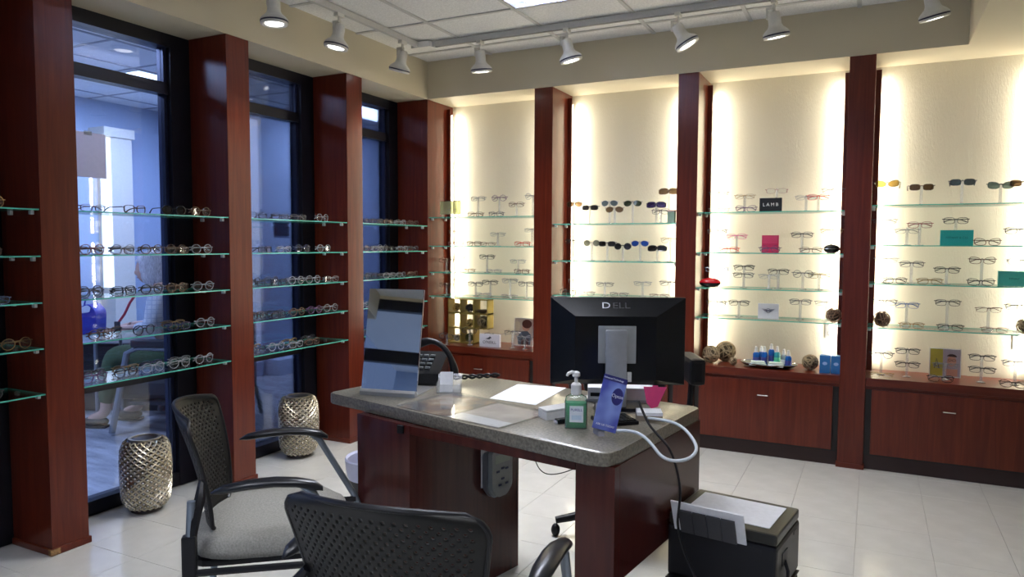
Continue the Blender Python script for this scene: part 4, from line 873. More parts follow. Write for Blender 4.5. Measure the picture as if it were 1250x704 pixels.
# ================================================================== guest chairs
MESHM = mat('perforated_black', (0.008, 0.0078, 0.0075), 0.48, spec=0.3)
FABRIC = mat('grey_dotted_fabric', (0.30, 0.29, 0.265), 0.85, noise=0.18, nscale=170, bump=0.5)
TUBEM = mat('grey_tube', (0.22, 0.26, 0.32), 0.35, 0.7)
PADM = mat('armrest_black', (0.010, 0.011, 0.015), 0.30, spec=0.4)
def shell_pt(s, tt, dy=0):
    ztop, zbot = 0.84, 0.47
    H_ = ztop-zbot; w_ = 0.165 + 0.075*tt**0.8
    r = 0.055; d = (1-tt)*H_; f_ = 0
    if d < r: f_ = r - math.sqrt(max(0, r*r-(r-d)**2))
    d2 = tt*H_
    if d2 < 0.03: f_ += 0.03 - math.sqrt(max(0, 0.03**2-(0.03-d2)**2))
    x = s*(w_-f_)
    y = -0.185 - 0.09*tt**1.6 + 0.075*(s*s)*(0.55+0.45*tt) + dy
    z = zbot + H_*tt - 0.022*(s*s)*tt*tt
    return (x, y, z)
def guest_chair(label, loc, rz):
    t = thing('guest_chair', label, 'chair', loc, rz, 'perforated-back guest chairs')
    m = MB(); NS, NT = 40, 30; V = {}
    def vert(i, j):
        k = (round(i, 4), round(j, 4))
        if k not in V: V[k] = m.v(shell_pt(-1+2*i/NS, j/NT))
        return V[k]
    for i in range(NS):
        for j in range(NT):
            if 2 <= i < NS-2 and 3 <= j < NT-2 and (i+j) % 2 == 0:
                O = [(i, j), (i+.5, j), (i+1, j), (i+1, j+.5), (i+1, j+1), (i+.5, j+1), (i, j+1), (i, j+.5)]
                h = 0.36
                I = [(i+.5+h*math.cos(a_), j+.5+h*math.sin(a_)) for a_ in [-3*PI/4 + k*PI/4 for k in range(8)]]
                Ov = [vert(*p) for p in O]; Iv = [vert(*p) for p in I]
                for k in range(8): m._f([Ov[k], Ov[(k+1) % 8], Iv[(k+1) % 8], Iv[k]])
            else:
                O = [(i, j), (i+.5, j), (i+1, j), (i+1, j+.5), (i+1, j+1), (i+.5, j+1), (i, j+1), (i, j+.5)]
                m._f([vert(*p) for p in O])
    o = m.build('backrest', MESHM, t, 'all')
    md = o.modifiers.new('thickness', 'SOLIDIFY'); md.thickness = 0.006; md.offset = 0
    m = MB(); K = 26
    edge = [shell_pt(-1, k/K) for k in range(K+1)] + [shell_pt(-1+2*k/K, 1) for k in range(1, K)] + [shell_pt(1, 1-k/K) for k in range(K+1)]
    m.tube(edge, 0.0065, 8); m.build('backrest_rim', BLACK, t, True)
    # seat
    m = MB(); n = 24
    prof = [(0.90, 0.405), (1.0, 0.412), (1.015, 0.435), (0.985, 0.458), (0.90, 0.470), (0.6, 0.476), (0.25, 0.478)]
    base = [(0.245*math.copysign(abs(math.cos(2*PI*k/n))**0.55, math.cos(2*PI*k/n)), 0.02+0.235*math.copysign(abs(math.sin(2*PI*k/n))**0.6, math.sin(2*PI*k/n))) for k in range(n)]
    rings = [[m.v((x*s_, 0.02+(y-0.02)*s_, z - (0.012 if y > 0.18 and s_ > 0.8 else 0))) for x, y in base] for s_, z in prof]
    for i in range(len(rings)-1):
        for k in range(n): m._f([rings[i][k], rings[i][(k+1) % n], rings[i+1][(k+1) % n], rings[i+1][k]])
    m._f(rings[0][::-1]); m._f(rings[-1]); m.build('seat', FABRIC, t, 'all')
    m = MB(); m.prism(rrect(0.215, 0.20, 0.06), 0.385, 0.404); m.build('seat_pan', BLACK, t)
    for s in (-1, 1):
        m = MB(); m.tube([(s*0.292, 0.125, 0.640), (s*0.292, 0.155, 0.615), (s*0.278, 0.280, 0.40), (s*0.268, 0.300, 0.35), (s*0.265, 0.315, 0.0125)], 0.012, 10); m.build('leg', TUBEM, t, True)
        m = MB(); m.tube([(s*0.252, -0.185, 0.60), (s*0.255, -0.190, 0.50), (s*0.255, -0.195, 0.35), (s*0.262, -0.235, 0.0125)], 0.012, 10); m.build('leg', TUBEM, t, True)
        m = MB(); m.tube([(s*0.270, 0.285, 0.388), (s*0.258, -0.18, 0.388)], 0.011, 8); m.build('side_rail', BLACK, t, True)
        m = MB(); m.box(s*0.255-0.016, s*0.255+0.016, -0.212, -0.172, 0.36, 0.50, 0.006); m.build('leg_sleeve', BLACK, t)
        m = MB(); m.tube([(s*0.200, -0.165, 0.64), (s*0.232, -0.165, 0.60), (s*0.248, -0.180, 0.54), (s*0.254, -0.19, 0.47)], [0.010, 0.016, 0.018, 0.014], 8); m.build('back_bracket', BLACK, t, True)
        # arm pad
        P = [(-0.125, 0.642, .004), (-0.095, 0.650, .018), (-0.02, 0.660, .026), (0.05, 0.663, .027), (0.11, 0.658, .025), (0.16, 0.646, .020), (0.185, 0.634, .010)]
        m = MB(); rings = []
        for y_, z_, w_ in P:
            rings.append([m.v((s*0.292 + w_*math.cos(2*PI*k/12), y_, z_ - 0.010 + min(0.014, w_*0.7)*math.sin(2*PI*k/12))) for k in range(12)])
        for i in range(len(rings)-1):
            for k in range(12): m._f([rings[i][k], rings[i][(k+1) % 12], rings[i+1][(k+1) % 12], rings[i+1][k]])
        m._f(rings[0][::-1]); m._f(rings[-1]); m.build('armrest', PADM, t, 'all')
    for s in (-1, 1):
        for y_ in (-0.235, 0.315):
            m = MB(); m.lathe([(0.015, 0), (0.015, 0.012)], 10, c=(s*(0.262 if y_ < 0 else 0.265), y_, 0)); m.build('foot_cap', BLACK, t)
    return t
LCH = CW(-0.80, 2.33, 0); FCH = CW(-0.20, 1.62, 0)
guest_chair('guest chair with grey fabric seat seen from its side, left of desk', LCH, -(PI/2 - yaw) + math.radians(13))
guest_chair('black perforated chair back closest to the viewer, in front of desk', FCH, yaw - math.radians(19))
# ---- staff chair behind the desk
sc_ = CW(0.55, 3.28, 0)
st = thing('task_chair', 'black swivel chair behind the desk, mostly hidden by the monitor', 'chair', sc_, yaw + PI)
m = MB()
for k in range(5):
    a_ = PI*0.02 + 2*PI*k/5; m.tube([(0.03*math.cos(a_), 0.03*math.sin(a_), 0.12), (0.18*math.cos(a_), 0.18*math.sin(a_), 0.105), (0.345*math.cos(a_), 0.345*math.sin(a_), 0.075)], [0.028, 0.022, 0.016], 10)
m.build('star_base', BLACK, st, True)
for k in range(5):
    a_ = PI*0.02 + 2*PI*k/5; m = MB(); m.ball((0.345*math.cos(a_), 0.345*math.sin(a_), 0.03), 0.03, 0.7, 0.7, 1, 12, 8); m.build('caster', BLACK, st, True)
m = MB(); m.tube([(0, 0, 0.10), (0, 0, 0.42)], 0.025, 12); m.build('gas_lift', GREYM, st, True)
m = MB(); m.prism(rrect(0.22, 0.22, 0.07), 0.42, 0.49); m.build('seat', mat('black_fabric', (0.02, 0.02, 0.022), 0.9), st)
m = MB(); m.prism(rounded([(-0.19, 0.60), (0.19, 0.60), (0.21, 0.80), (0.16, 0.96), (-0.16, 0.96), (-0.21, 0.80)], 0.05), -0.26, -0.20, 'Y'); m.build('backrest', mat('black_fabric', (0.02, 0.02, 0.022), 0.9), st)
m = MB(); m.tube([(0, -0.10, 0.44), (0, -0.24, 0.46), (0, -0.27, 0.62)], 0.02, 8); m.build('back_stem', BLACK, st, True)
for s in (-1, 1):
    m = MB(); m.tube([(s*0.20, 0, 0.43), (s*0.26, 0, 0.46), (s*0.275, 0, 0.72)], 0.014, 8); m.build('arm_post', BLACK, st, True)
    bx('armrest', s*0.275-0.035, s*0.275+0.035, -0.12, 0.12, 0.72, 0.84, BLACK, st, 0.02)
# ================================================================== niche props
def prop(name, label, cat, x, y, z, rz=0, group=None): return thing(name, label, cat, (x, y, z), rz, group)
def signblock(name, label, x0, x1, y, z, h, mt, words, tcol, size, sx=1.0, th=0.022, wz=0.5):
    t = prop(name, label, 'sign', (x0+x1)/2, y, z); w_ = (x1-x0)/2
    bx('sign_block', -w_, w_, 0, th, 0, h, mt, t, 0.001)
    if words: text('lettering', words, size, tcol, t, (0, -0.0006, h*wz), (PI/2, 0, 0), sx)
    return t
WHT = mat('letter_white', (0.85, 0.85, 0.85), 0.5); INK = mat('letter_ink', (0.02, 0.03, 0.05), 0.5)
signblock('sign_block', 'black block sign with white letters LAMB on top shelf right of monitor', -0.652, -0.519, 4.80, 1.554, 0.085, mat('sign_black', (0.01, 0.01, 0.012), 0.4), 'L A M B', WHT, 0.028)
s_ = signblock('sign_block', 'crimson block sign on second shelf right of monitor', -0.640, -0.538, 4.86, 1.294, 0.112, mat('sign_crimson', (0.55, 0.02, 0.10), 0.3), '', WHT, 0.01)
bx('sign_panel', -0.045, 0.045, -0.001, 0.0, 0.060, 0.106, mat('sign_crimson2', (0.65, 0.05, 0.14), 0.3), s_)
s_ = signblock('sign_block', 'white card with dark winged ring emblem on fourth shelf right of monitor', -0.653, -0.526, 4.86, 0.872, 0.098, mat('sign_white', (0.72, 0.72, 0.78), 0.4), '', INK, 0.01, th=0.004)
NAVY = mat('emblem_navy', (0.04, 0.05, 0.12), 0.4)
m = MB()
m.M = Matrix.Translation((0, -0.001, 0.052)) @ Matrix.Rotation(PI/2, 4, 'X')
m.tube([(0.013*math.cos(2*PI*k/20), 0.013*math.sin(2*PI*k/20), 0) for k in range(21)], 0.0018, 4, False)
m.box(-0.012, 0.012, -0.003, 0.003, -0.001, 0.001)
m.build('emblem_ring', NAVY, s_)
m = MB()
for s in (-1, 1):
    for j in range(4):
        zz = 0.060 - 0.0045*j; L = 0.040 - 0.006*j
        m.prism([(s*0.015, zz-0.0012), (s*L, zz+0.0015), (s*L, zz+0.0028), (s*0.015, zz+0.0014)], -0.0012, -0.0002, 'Y')
m.build('emblem_wing', NAVY, s_)
TEAL = mat('sign_teal', (0.02, 0.36, 0.34), 0.35); TEAL2 = mat('teal_ink', (0.01, 0.16, 0.16), 0.5)
signblock('sign_block', 'teal block sign with dark lettering on second shelf of rightmost niche', 0.343, 0.505, 4.83, 1.346, 0.088, TEAL, 'TIFFANY & CO.', TEAL2, 0.016, 1.05)
signblock('sign_block', 'paler green block sign on third shelf at the right edge', 0.630, 0.780, 4.83, 1.120, 0.085, mat('sign_mint', (0.08, 0.50, 0.42), 0.35), 'TIFFANY', TEAL2, 0.013)
s_ = signblock('sign_block', 'small white block sign with dark logo on cabinet top by window corner', -2.690, -2.515, 4.83, 0.557, 0.098, mat('sign_white', (0.72, 0.72, 0.78), 0.4), "O'NEILL", INK, 0.030, 1.1, wz=0.36)
m = MB(); m.prism([(-0.035, 0.062), (-0.01, 0.070), (0.005, 0.082), (0.02, 0.070), (0.006, 0.066), (0.0, 0.058)], -0.0012, -0.0002, 'Y'); m.build('logo_mark', INK, s_)
# green translucent block with a pair of glasses standing upright
t = prop('acrylic_block', 'pale green translucent acrylic display block on top shelf by window corner', 'display block', -2.965, 4.84, 1.548)
bx('block_body', -0.085, 0.085, 0, 0.04, 0.025, 0.125, glassy('green_acrylic', (0.78, 0.82, 0.56), 0.1, 0.8, 0.5), t, 0.002)
m = MB()
for x in (-0.07, 0.07): m.box(x-0.006, x+0.006, 0.005, 0.035, 0, 0.0248)
m.build('block_foot', ACRYL, t); text('lettering', 'PRODESIGN', 0.016, mat('grey_ink', (0.2, 0.22, 0.2), 0.5), t, (0.02, -0.0006, 0.06), (PI/2, 0, 0))
t = thing('eyeglasses', 'dark eyeglasses with temples pointing up above pale green display block', 'eyeglasses', (-2.94, 4.862, 1.674), 0.2, 'eyewear on the shelves')
fme, lens, tem = glasses_meshes('half', 'grey', False)
for me, nm in [(fme, 'frame')] + [(l, 'lens') for l in lens] + [(l, 'temple') for l in tem]:
    o = link(nm, me, t)
t.rotation_euler = (PI/2, 0, 0.25)
# cases
t = prop('eyeglass_case', 'black hard eyeglass case at right end of second shelf right of monitor', 'case', -0.228, 4.84, 1.294, 0.1)
m = MB(); m.ball((0, 0, 0.028), 0.03, 1.55, 0.9, 0.93, 20, 12)
for v in m.bm.verts: v.co.z = max(v.co.z, 0.0015)
m.build('case_shell', BLACKG, t, True); m = MB(); m.tube([(0.0465*math.cos(a_), 0.027*math.sin(a_), 0.028) for a_ in [2*PI*k/24 for k in range(25)]], 0.0012, 4, False); m.build('case_seam', CHROME, t)
t = prop('eyeglass_case', 'red topped black oval eyeglass case on third shelf right of monitor', 'case', -0.955, 4.83, 1.065, 0.1)
for nm, mt, lo, hi in (('case_bottom', BLACKG, 0.0015, 0.030), ('case_lid', mat('case_red', (0.55, 0.01, 0.02), 0.15), 0.030, 0.07)):
    m = MB(); m.ball((0, 0, 0.030), 0.036, 1.9, 1.0, 0.9, 24, 14)
    for v in m.bm.verts: v.co.z = min(max(v.co.z, lo), hi)
    m.build(nm, mt, t, True)
# wicker balls
def wicker(name, label, x, y, z, r, col='wicker_tan', c=(0.36, 0.27, 0.16), n=15):
    t = prop(name, label, 'decorative ball', x, y, z, random.uniform(0, 3), 'woven decorative balls')
    mt_ = mat(col, c, 0.7, noise=0.4, nscale=60)
    m = MB()
    for k in range(n):
        ax = Vector((random.gauss(0, 1), random.gauss(0, 1), random.gauss(0, 1))).normalized(); u_ = ax.orthogonal().normalized(); v_ = ax.cross(u_)
        off = random.uniform(-0.45, 0.45)*r; rr = math.sqrt(r*r-off*off)*0.97
        m.tube([Vector((0, 0, r)) + ax*off + (u_*math.cos(2*PI*i/20) + v_*math.sin(2*PI*i/20))*rr for i in range(21)], r*0.045, 5, False)
    m.build('woven_strands', mt_, t, True)
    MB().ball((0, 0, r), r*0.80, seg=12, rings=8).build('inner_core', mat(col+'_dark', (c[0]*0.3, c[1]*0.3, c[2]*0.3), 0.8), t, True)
    return t
wicker('wicker_ball', 'medium wicker ball, front left on cabinet top right of monitor', -0.950, 4.885, 0.557, 0.058, n=22)
wicker('wicker_ball', 'largest wicker ball, behind the front left one right of monitor', -0.875, 5.00, 0.557, 0.068, n=24)
wicker('wicker_ball', 'smallest wicker ball lying between big balls and round tray', -0.800, 4.86, 0.557, 0.026)
wicker('wicker_ball', 'wicker ball beside blue boxes on cabinet top', -0.335, 4.90, 0.557, 0.049, n=22)
wicker('wicker_ball', 'brown wicker ball at right end of fourth shelf right of monitor', -0.205, 4.83, 0.872, 0.045, 'wicker_brown', (0.22, 0.13, 0.08))
wicker('wicker_ball', 'brown wicker ball at left end of fourth shelf in rightmost niche', 0.058, 4.84, 0.859, 0.047, 'wicker_brown', (0.22, 0.13, 0.08))
wicker('wicker_ball', 'tan wicker ball on fourth shelf at right picture edge', 0.765, 4.83, 0.859, 0.043)
# tray, bottles, cloths
t = prop('round_tray', 'shallow round metal tray holding spray bottles on cabinet top', 'tray', -0.583, 4.895, 0.557)
m = MB(); m.lathe([(0.10, 0.0), (0.105, 0.004), (0.15, 0.012), (0.175, 0.026), (0.177, 0.024), (0.152, 0.008), (0.10, 0.0)], 36, cap=False); m.lathe([(0.101, 0.001), (0.101, 0.005)], 36)
for v in m.bm.verts: v.co.y *= 0.62
m.build('tray_dish', mat('tray_silver', (0.55, 0.58, 0.52), 0.2, 0.9), t, True)
m = MB(); m.tube([(0.176*math.cos(2*PI*k/36), 0.109*math.sin(2*PI*k/36), 0.026) for k in range(37)], 0.002, 5, False); m.build('tray_rim', CHROME, t, True)
BD = [(-0.663, 4.90, 0.085, 'blue', 0), (-0.612, 4.91, 0.088, 'blue', 1), (-0.572, 4.93, 0.105, 'blue', 2), (-0.535, 4.92, 0.092, 'green', 3), (-0.492, 4.90, 0.080, 'clear', 4), (-0.462, 4.875, 0.078, 'blue', 5), (-0.635, 4.935, 0.085, 'blue', 6)]
BL = ['leftmost blue spray bottle on the round tray', 'blue spray bottle third from left on the round tray', 'tallest blue spray bottle at middle of round tray', 'spray bottle with green label on the round tray',
      'pale spray bottle second from right on the round tray', 'rightmost blue spray bottle on the round tray', 'blue spray bottle second from left, rear of round tray']
bc = {'blue': glassy('blue_liquid', (0.02, 0.16, 0.60), 0.05, 1, 0.7), 'green': glassy('teal_liquid', (0.05, 0.42, 0.50), 0.05, 1, 0.7), 'clear': glassy('pale_liquid', (0.55, 0.70, 0.80), 0.05, 1, 0.3)}
for x, y, h, c, i in BD:
    t = prop('spray_bottle', BL[i], 'bottle', x, y, 0.5625, 0, 'lens cleaner spray bottles')
    m = MB(); m.lathe([(0.019, 0), (0.0195, 0.003), (0.0195, h-0.012), (0.014, h-0.002), (0.009, h)], 16); m.build('bottle_body', bc[c], t, True)
    m = MB(); m.lathe([(0.0105, h), (0.0105, h+0.018), (0.0075, h+0.022), (0.0075, h+0.034), (0.004, h+0.036)], 12); m.tube([(0, 0, h+0.028), (0, -0.010, h+0.028)], 0.003, 6); m.build('spray_cap', WHITEP, t, True)
    m = MB(); m.lathe([(0.0199, 0.02), (0.0199, h*0.62)], 16, cap=False); m.build('bottle_label', mat('label_'+c, {'blue': (0.05, 0.22, 0.62), 'green': (0.1, 0.55, 0.35), 'clear': (0.6, 0.68, 0.75)}[c], 0.4), t, True)
for k, (x, lb) in enumerate(((-0.640, 'left bundle of wrapped white cloths at front of round tray'), (-0.53, 'right bundle of wrapped white cloths at front of round tray'))):
    t = prop('wrapped_cloth', lb, 'cloth', x, 4.825, 0.572, 0, 'wrapped cloths on the tray')
    for j in range(3):
        bx('cloth_packet', -0.05+0.003*j, 0.048-0.004*j, -0.025+0.004*j, 0.027, 0.0095*j, 0.0095*j+0.009, mat('wrapped_white', (0.68, 0.76, 0.74), 0.3), t, 0.004).rotation_euler = (0, 0, 0.1*(j-1))
BXB = mat('box_blue', (0.02, 0.17, 0.48), 0.4)
for x, lb in ((-0.245, 'left one of two blue cartons with round white emblem on cabinet top'), (-0.182, 'right one of two blue cartons with round white emblem on cabinet top')):
    t = prop('blue_carton', lb, 'box', x, 4.84, 0.557, 0, 'blue cartons')
    bx('carton_body', -0.030, 0.030, -0.028, 0.028, 0, 0.108, BXB, t, 0.0015)
    m = MB(); m.prism([(0.014*math.cos(2*PI*k/16), 0.060+0.010*math.sin(2*PI*k/16)) for k in range(16)], -0.029, -0.0283, 'Y'); m.build('carton_emblem', mat('emblem_pale', (0.35, 0.50, 0.80), 0.5), t)
    bx('carton_flap', -0.029, 0.029, -0.027, 0.027, 0.1082, 0.1092, mat('box_blue_light', (0.05, 0.25, 0.58), 0.4), t)
# posters
def poster(name, label, x0, x1, y, z, h, bg, lean, fn):
    t = prop(name, label, 'poster', (x0+x1)/2, y, z); w_ = (x1-x0)/2; t.rotation_euler = (-lean, 0, 0)
    bx('poster_card', -w_, w_, 0, 0.004, 0, h, mat('card_border', (0.75, 0.75, 0.75), 0.4), t)
    bx('printed_area', -w_+0.005, w_-0.005, -0.0006, 0, 0.005, h-0.005, bg, t)
    fn(t, w_, h)
    m = MB(); m.prism([(0.0042, 0.0), (0.05, 0.0), (0.0042, h*0.6)], -0.006, 0.006, 'X'); m.build('poster_easel', mat('grey_card', (0.3, 0.3, 0.35), 0.7), t)
    return t
def disk(m, cx_, cz_, rx, rz_, y, a0=0, a1=2*PI, n=18):
    m.prism([(cx_+rx*math.cos(a0+(a1-a0)*k/n), cz_+rz_*math.sin(a0+(a1-a0)*k/n)) for k in range(n)], y, y+0.0004, 'Y')
SKIN = mat('print_skin', (0.60, 0.30, 0.22), 0.5); HAIRP = mat('print_hair', (0.07, 0.03, 0.025), 0.5)
def manposter(t, w_, h):
    m = MB(); m.box(-w_+0.005, -0.012, -0.0009, -0.0007, 0.005, h-0.005); m.build('yellow_panel', mat('print_yellow', (0.50, 0.42, 0.05), 0.5), t)
    m = MB(); disk(m, 0.034, 0.098, 0.024, 0.032, -0.0014); m.box(0.0, 0.065, -0.0013, -0.0010, 0.008, 0.050); m.build('printed_face', SKIN, t)
    m = MB(); disk(m, 0.034, 0.122, 0.026, 0.018, -0.0018, 0, PI); m.build('printed_hair', HAIRP, t)
    m = MB()
    for s in (-1, 1): m.tube([(0.034+s*0.011+0.009*math.cos(2*PI*k/12), -0.0020, 0.103+0.006*math.sin(2*PI*k/12)) for k in range(13)], 0.0012, 4, False)
    m.tube([(-0.055+0.0, -0.0016, 0.05), (-0.045, -0.0016, 0.11), (-0.030, -0.0016, 0.05), (-0.055, -0.0016, 0.075)], 0.003, 4)
    m.build('printed_glasses', HAIRP, t)
poster('poster_card', 'framed photo card of a person wearing glasses in rightmost niche', 0.325, 0.490, 5.01, 0.557, 0.172, mat('print_mauve', (0.45, 0.38, 0.45), 0.5), 0.1, manposter)
def kidposter(t, w_, h):
    m = MB(); disk(m, 0.020, 0.150, 0.034, 0.036, -0.0014); m.build('printed_face', SKIN, t)
    m = MB(); disk(m, 0.026, 0.170, 0.042, 0.034, -0.0018); m.box(-0.02, 0.045, -0.0012, -0.0008, 0.01, 0.05); m.build('printed_hair', mat('print_hair_brown', (0.14, 0.04, 0.03), 0.5), t)
    m = MB(); m.prism([(-0.045, 0.01), (0.060, 0.01), (0.065, 0.085), (0.03, 0.118), (-0.02, 0.11), (-0.050, 0.07)], -0.0012, -0.0008, 'Y'); m.build('printed_jacket', mat('print_denim', (0.10, 0.12, 0.16), 0.5), t)
    m = MB(); m.prism([(-0.075, 0.11), (-0.04, 0.10), (-0.03, 0.17), (-0.06, 0.20), (-0.076, 0.18)], -0.0012, -0.0008, 'Y'); m.build('printed_flowers', mat('print_cream', (0.70, 0.58, 0.42), 0.5), t)
poster('poster_card', 'photo card of a brown-haired child on cabinet top by window corner', -2.485, -2.320, 5.01, 0.557, 0.215, mat('print_peach', (0.62, 0.50, 0.42), 0.5), 0.08, kidposter)
# gold cubby display
GOLDP = mat('gold_board', (0.30, 0.22, 0.05), 0.45, 0.0)
t = prop('cubby_display', 'gold stepped cubby display holding woven balls by window corner', 'display stand', -2.82, 4.965, 0.557)
def cell(m, x0, x1, z0, z1, th=0.006):
    m.box(x0, x0+th, -0.05, 0.05, z0, z1); m.box(x1-th, x1, -0.05, 0.05, z0, z1); m.box(x0, x1, -0.05, 0.05, z0, z0+th); m.box(x0, x1, -0.05, 0.05, z1-th, z1)
cx_ = [-0.205, -0.09, 0.03, 0.155]; cz_ = [0.0, 0.120, 0.238, 0.352]
for i in range(3):
    for j in range(3):
        if i == 2 and j == 0: continue
        m = MB(); cell(m, cx_[i]+0.0005, cx_[i+1]-0.0005, cz_[j]+0.0005, cz_[j+1]-0.0005); m.build('cubby_cell', GOLDP, t)
def cb(i, j, r, nm, lb, col, c): wicker(nm, lb, -2.82 + (cx_[i]+cx_[i+1])/2, 4.96, 0.557+cz_[j]+0.0072, r, col, c, 16)
cb(0, 2, 0.036, 'wicker_ball', 'golden woven ball in top left cell of gold cubby', 'ball_gold', (0.42, 0.30, 0.10))
cb(1, 2, 0.034, 'wicker_ball', 'black woven ball in top middle cell of gold cubby', 'ball_black', (0.05, 0.045, 0.05))
cb(1, 1, 0.032, 'wicker_ball', 'tan woven ball in central cell of gold cubby', 'ball_gold', (0.42, 0.30, 0.10))
cb(0, 0, 0.028, 'wicker_ball', 'grey woven ball in bottom left cell of gold cubby', 'ball_grey', (0.25, 0.24, 0.22))
cb(1, 0, 0.036, 'wicker_ball', 'dark green woven ball in bottom middle cell of gold cubby', 'ball_green', (0.08, 0.10, 0.03))
cb(2, 1, 0.048, 'wicker_ball', 'big brown woven disc in right cell of gold cubby', 'ball_brown', (0.25, 0.19, 0.10))
t = prop('trinket_dish', 'dark shallow dish in top right cell of gold cubby', 'dish', -2.82+0.0925, 4.95, 0.557+0.2455)
m = MB(); m.lathe([(0.02, 0), (0.035, 0.008), (0.048, 0.022), (0.046, 0.024), (0.030, 0.010), (0.0, 0.008)], 20, cap=False); m.build('dish_bowl', mat('dish_brown', (0.10, 0.07, 0.04), 0.4), t, True)
m = MB(); m.lathe([(0.019, -0.0), (0.021, 0.002)], 20); m.build('dish_foot', BLACK, t)
t = prop('green_box', 'small pale green box at right end of top shelf behind monitor', 'box', -1.215, 4.84, 1.488)
bx('box_body', -0.028, 0.02, -0.02, 0.02, 0, 0.075, mat('pale_green', (0.30, 0.45, 0.35), 0.5), t, 0.002); bx('box_lid', -0.029, 0.021, -0.021, 0.021, 0.0752, 0.088, mat('pale_pinkish', (0.5, 0.36, 0.33), 0.5), t, 0.002)
# ================================================================== lobby: seated person
def skin_obj(name, J, E_, R, mt, parent, sub=2, root=0):
    me = bpy.data.meshes.new(name); me.from_pydata([tuple(j) for j in J], E_, []); me.update()
    o = bpy.data.objects.new(name, me); C.objects.link(o); o.parent = parent
    me.materials.append(mt)
    o.modifiers.new('skin', 'SKIN')
    lay = me.skin_vertices[0] if me.skin_vertices else None
    if lay is None:
        bpy.context.view_layer.objects.active = o
        bm = bmesh.new(); bm.from_mesh(me); bm.verts.layers.skin.verify(); bm.to_mesh(me); bm.free(); lay = me.skin_vertices[0]
    for i, r in enumerate(R):
        lay.data[i].radius = r if isinstance(r, tuple) else (r, r); lay.data[i].use_root = (i == root)
    sb = o.modifiers.new('sub', 'SUBSURF'); sb.levels = sub; sb.render_levels = sub
    o.modifiers['skin'].use_smooth_shade = True
    return o
PW = thing('person', 'seated grey-haired person in checked shirt writing on lap, seen through window', 'person', CW(-2.42, 5.30, 0), yaw)
# local x to the right, y away from the viewer
P = lambda x, y, z: (x, y, z)
SK = mat('skin_tone', (0.52, 0.33, 0.26), 0.6)
J = [P(0, 0, .52), P(-.03, 0, .70), P(-.09, 0, .90), P(-.135, 0, .985), P(-.18, 0, 1.04), P(-.215, 0, 1.09), P(-.235, 0, 1.16),
     P(-.10, -.17, .955), P(-.14, -.22, .74), P(-.36, -.12, .72), P(-.43, -.09, .715),
     P(-.10, .17, .955), P(-.14, .22, .74), P(-.36, .10, .73), P(-.43, .07, .725),
     P(-.05, -.10, .50), P(-.47, -.13, .54), P(-.53, -.12, .10), P(-.66, -.12, .05),
     P(-.05, .10, .50), P(-.46, .12, .54), P(-.40, .12, .10), P(-.53, .12, .05)]
Ed = [(0, 1), (1, 2), (2, 3), (3, 4), (4, 5), (5, 6), (3, 7), (7, 8), (8, 9), (9, 10), (3, 11), (11, 12), (12, 13), (13, 14), (0, 15), (15, 16), (16, 17), (17, 18), (0, 19), (19, 20), (20, 21), (21, 22)]
Rr = [.13, .13, .14, .10, .055, .075, .085, .055, .042, .030, .032, .055, .042, .030, .032, .085, .058, .040, .035, .085, .058, .040, .035]
skin_obj('body', J, Ed, Rr, SK, PW)
# shirt over torso and arms
Js = [P(.01, 0, .56), P(-.02, 0, .72), P(-.08, 0, .90), P(-.125, 0, .99), P(-.10, -.175, .955), P(-.13, -.225, .74), P(-.27, -.165, .725), P(-.10, .175, .955), P(-.13, .225, .74), P(-.27, .155, .73)]
Es = [(0, 1), (1, 2), (2, 3), (3, 4), (4, 5), (5, 6), (3, 7), (7, 8), (8, 9)]
sm, nt, b = newmat('checked_shirt'); MATS['checked_shirt'] = sm
tc = nt.nodes.new('ShaderNodeTexCoord'); wv = nt.nodes.new('ShaderNodeTexBrick'); wv.inputs['Scale'].default_value = 16; wv.offset = 0; wv.inputs['Brick Width'].default_value = 0.5; wv.inputs['Row Height'].default_value = 0.5
wv.inputs['Color1'].default_value = (0.62, 0.64, 0.68, 1); wv.inputs['Color2'].default_value = (0.48, 0.52, 0.60, 1); wv.inputs['Mortar'].default_value = (0.40, 0.45, 0.54, 1); wv.inputs['Mortar Size'].default_value = 0.05
mp = nt.nodes.new('ShaderNodeMapping'); mp.inputs['Rotation'].default_value = (PI/2, 0.2, 0); nt.links.new(tc.outputs['Object'], mp.inputs[0])
nt.links.new(mp.outputs[0], wv.inputs[0]); nt.links.new(wv.outputs[0], b.inputs['Base Color']); b.inputs['Roughness'].default_value = 0.9
skin_obj('shirt', Js, Es, [.155, .155, .165, .09, .075, .062, .048, .075, .062, .048], sm, PW)['label'] = 'pale blue and white checked shirt'
Jt = [P(0, 0, .51), P(-.05, -.10, .505), P(-.46, -.13, .545), P(-.52, -.12, .16), P(-.05, .10, .505), P(-.45, .12, .545), P(-.40, .12, .16)]
skin_obj('trousers', Jt, [(0, 1), (1, 2), (2, 3), (0, 4), (4, 5), (5, 6)], [.135, .105, .075, .062, .105, .075, .062], mat('olive_trousers', (0.06, 0.10, 0.05), 0.9), PW)
for y, x in ((-.12, -.53), (.12, -.41)):
    m = MB(); m.ball((x-.07, y, .045), .05, 1.9, .85, .8, 16, 10); m.box(x-.16, x+.02, y-.04, y+.04, 0.003, 0.018, .004); m.build('shoe', mat('dark_shoe', (0.03, 0.03, 0.03), 0.6), PW, True)
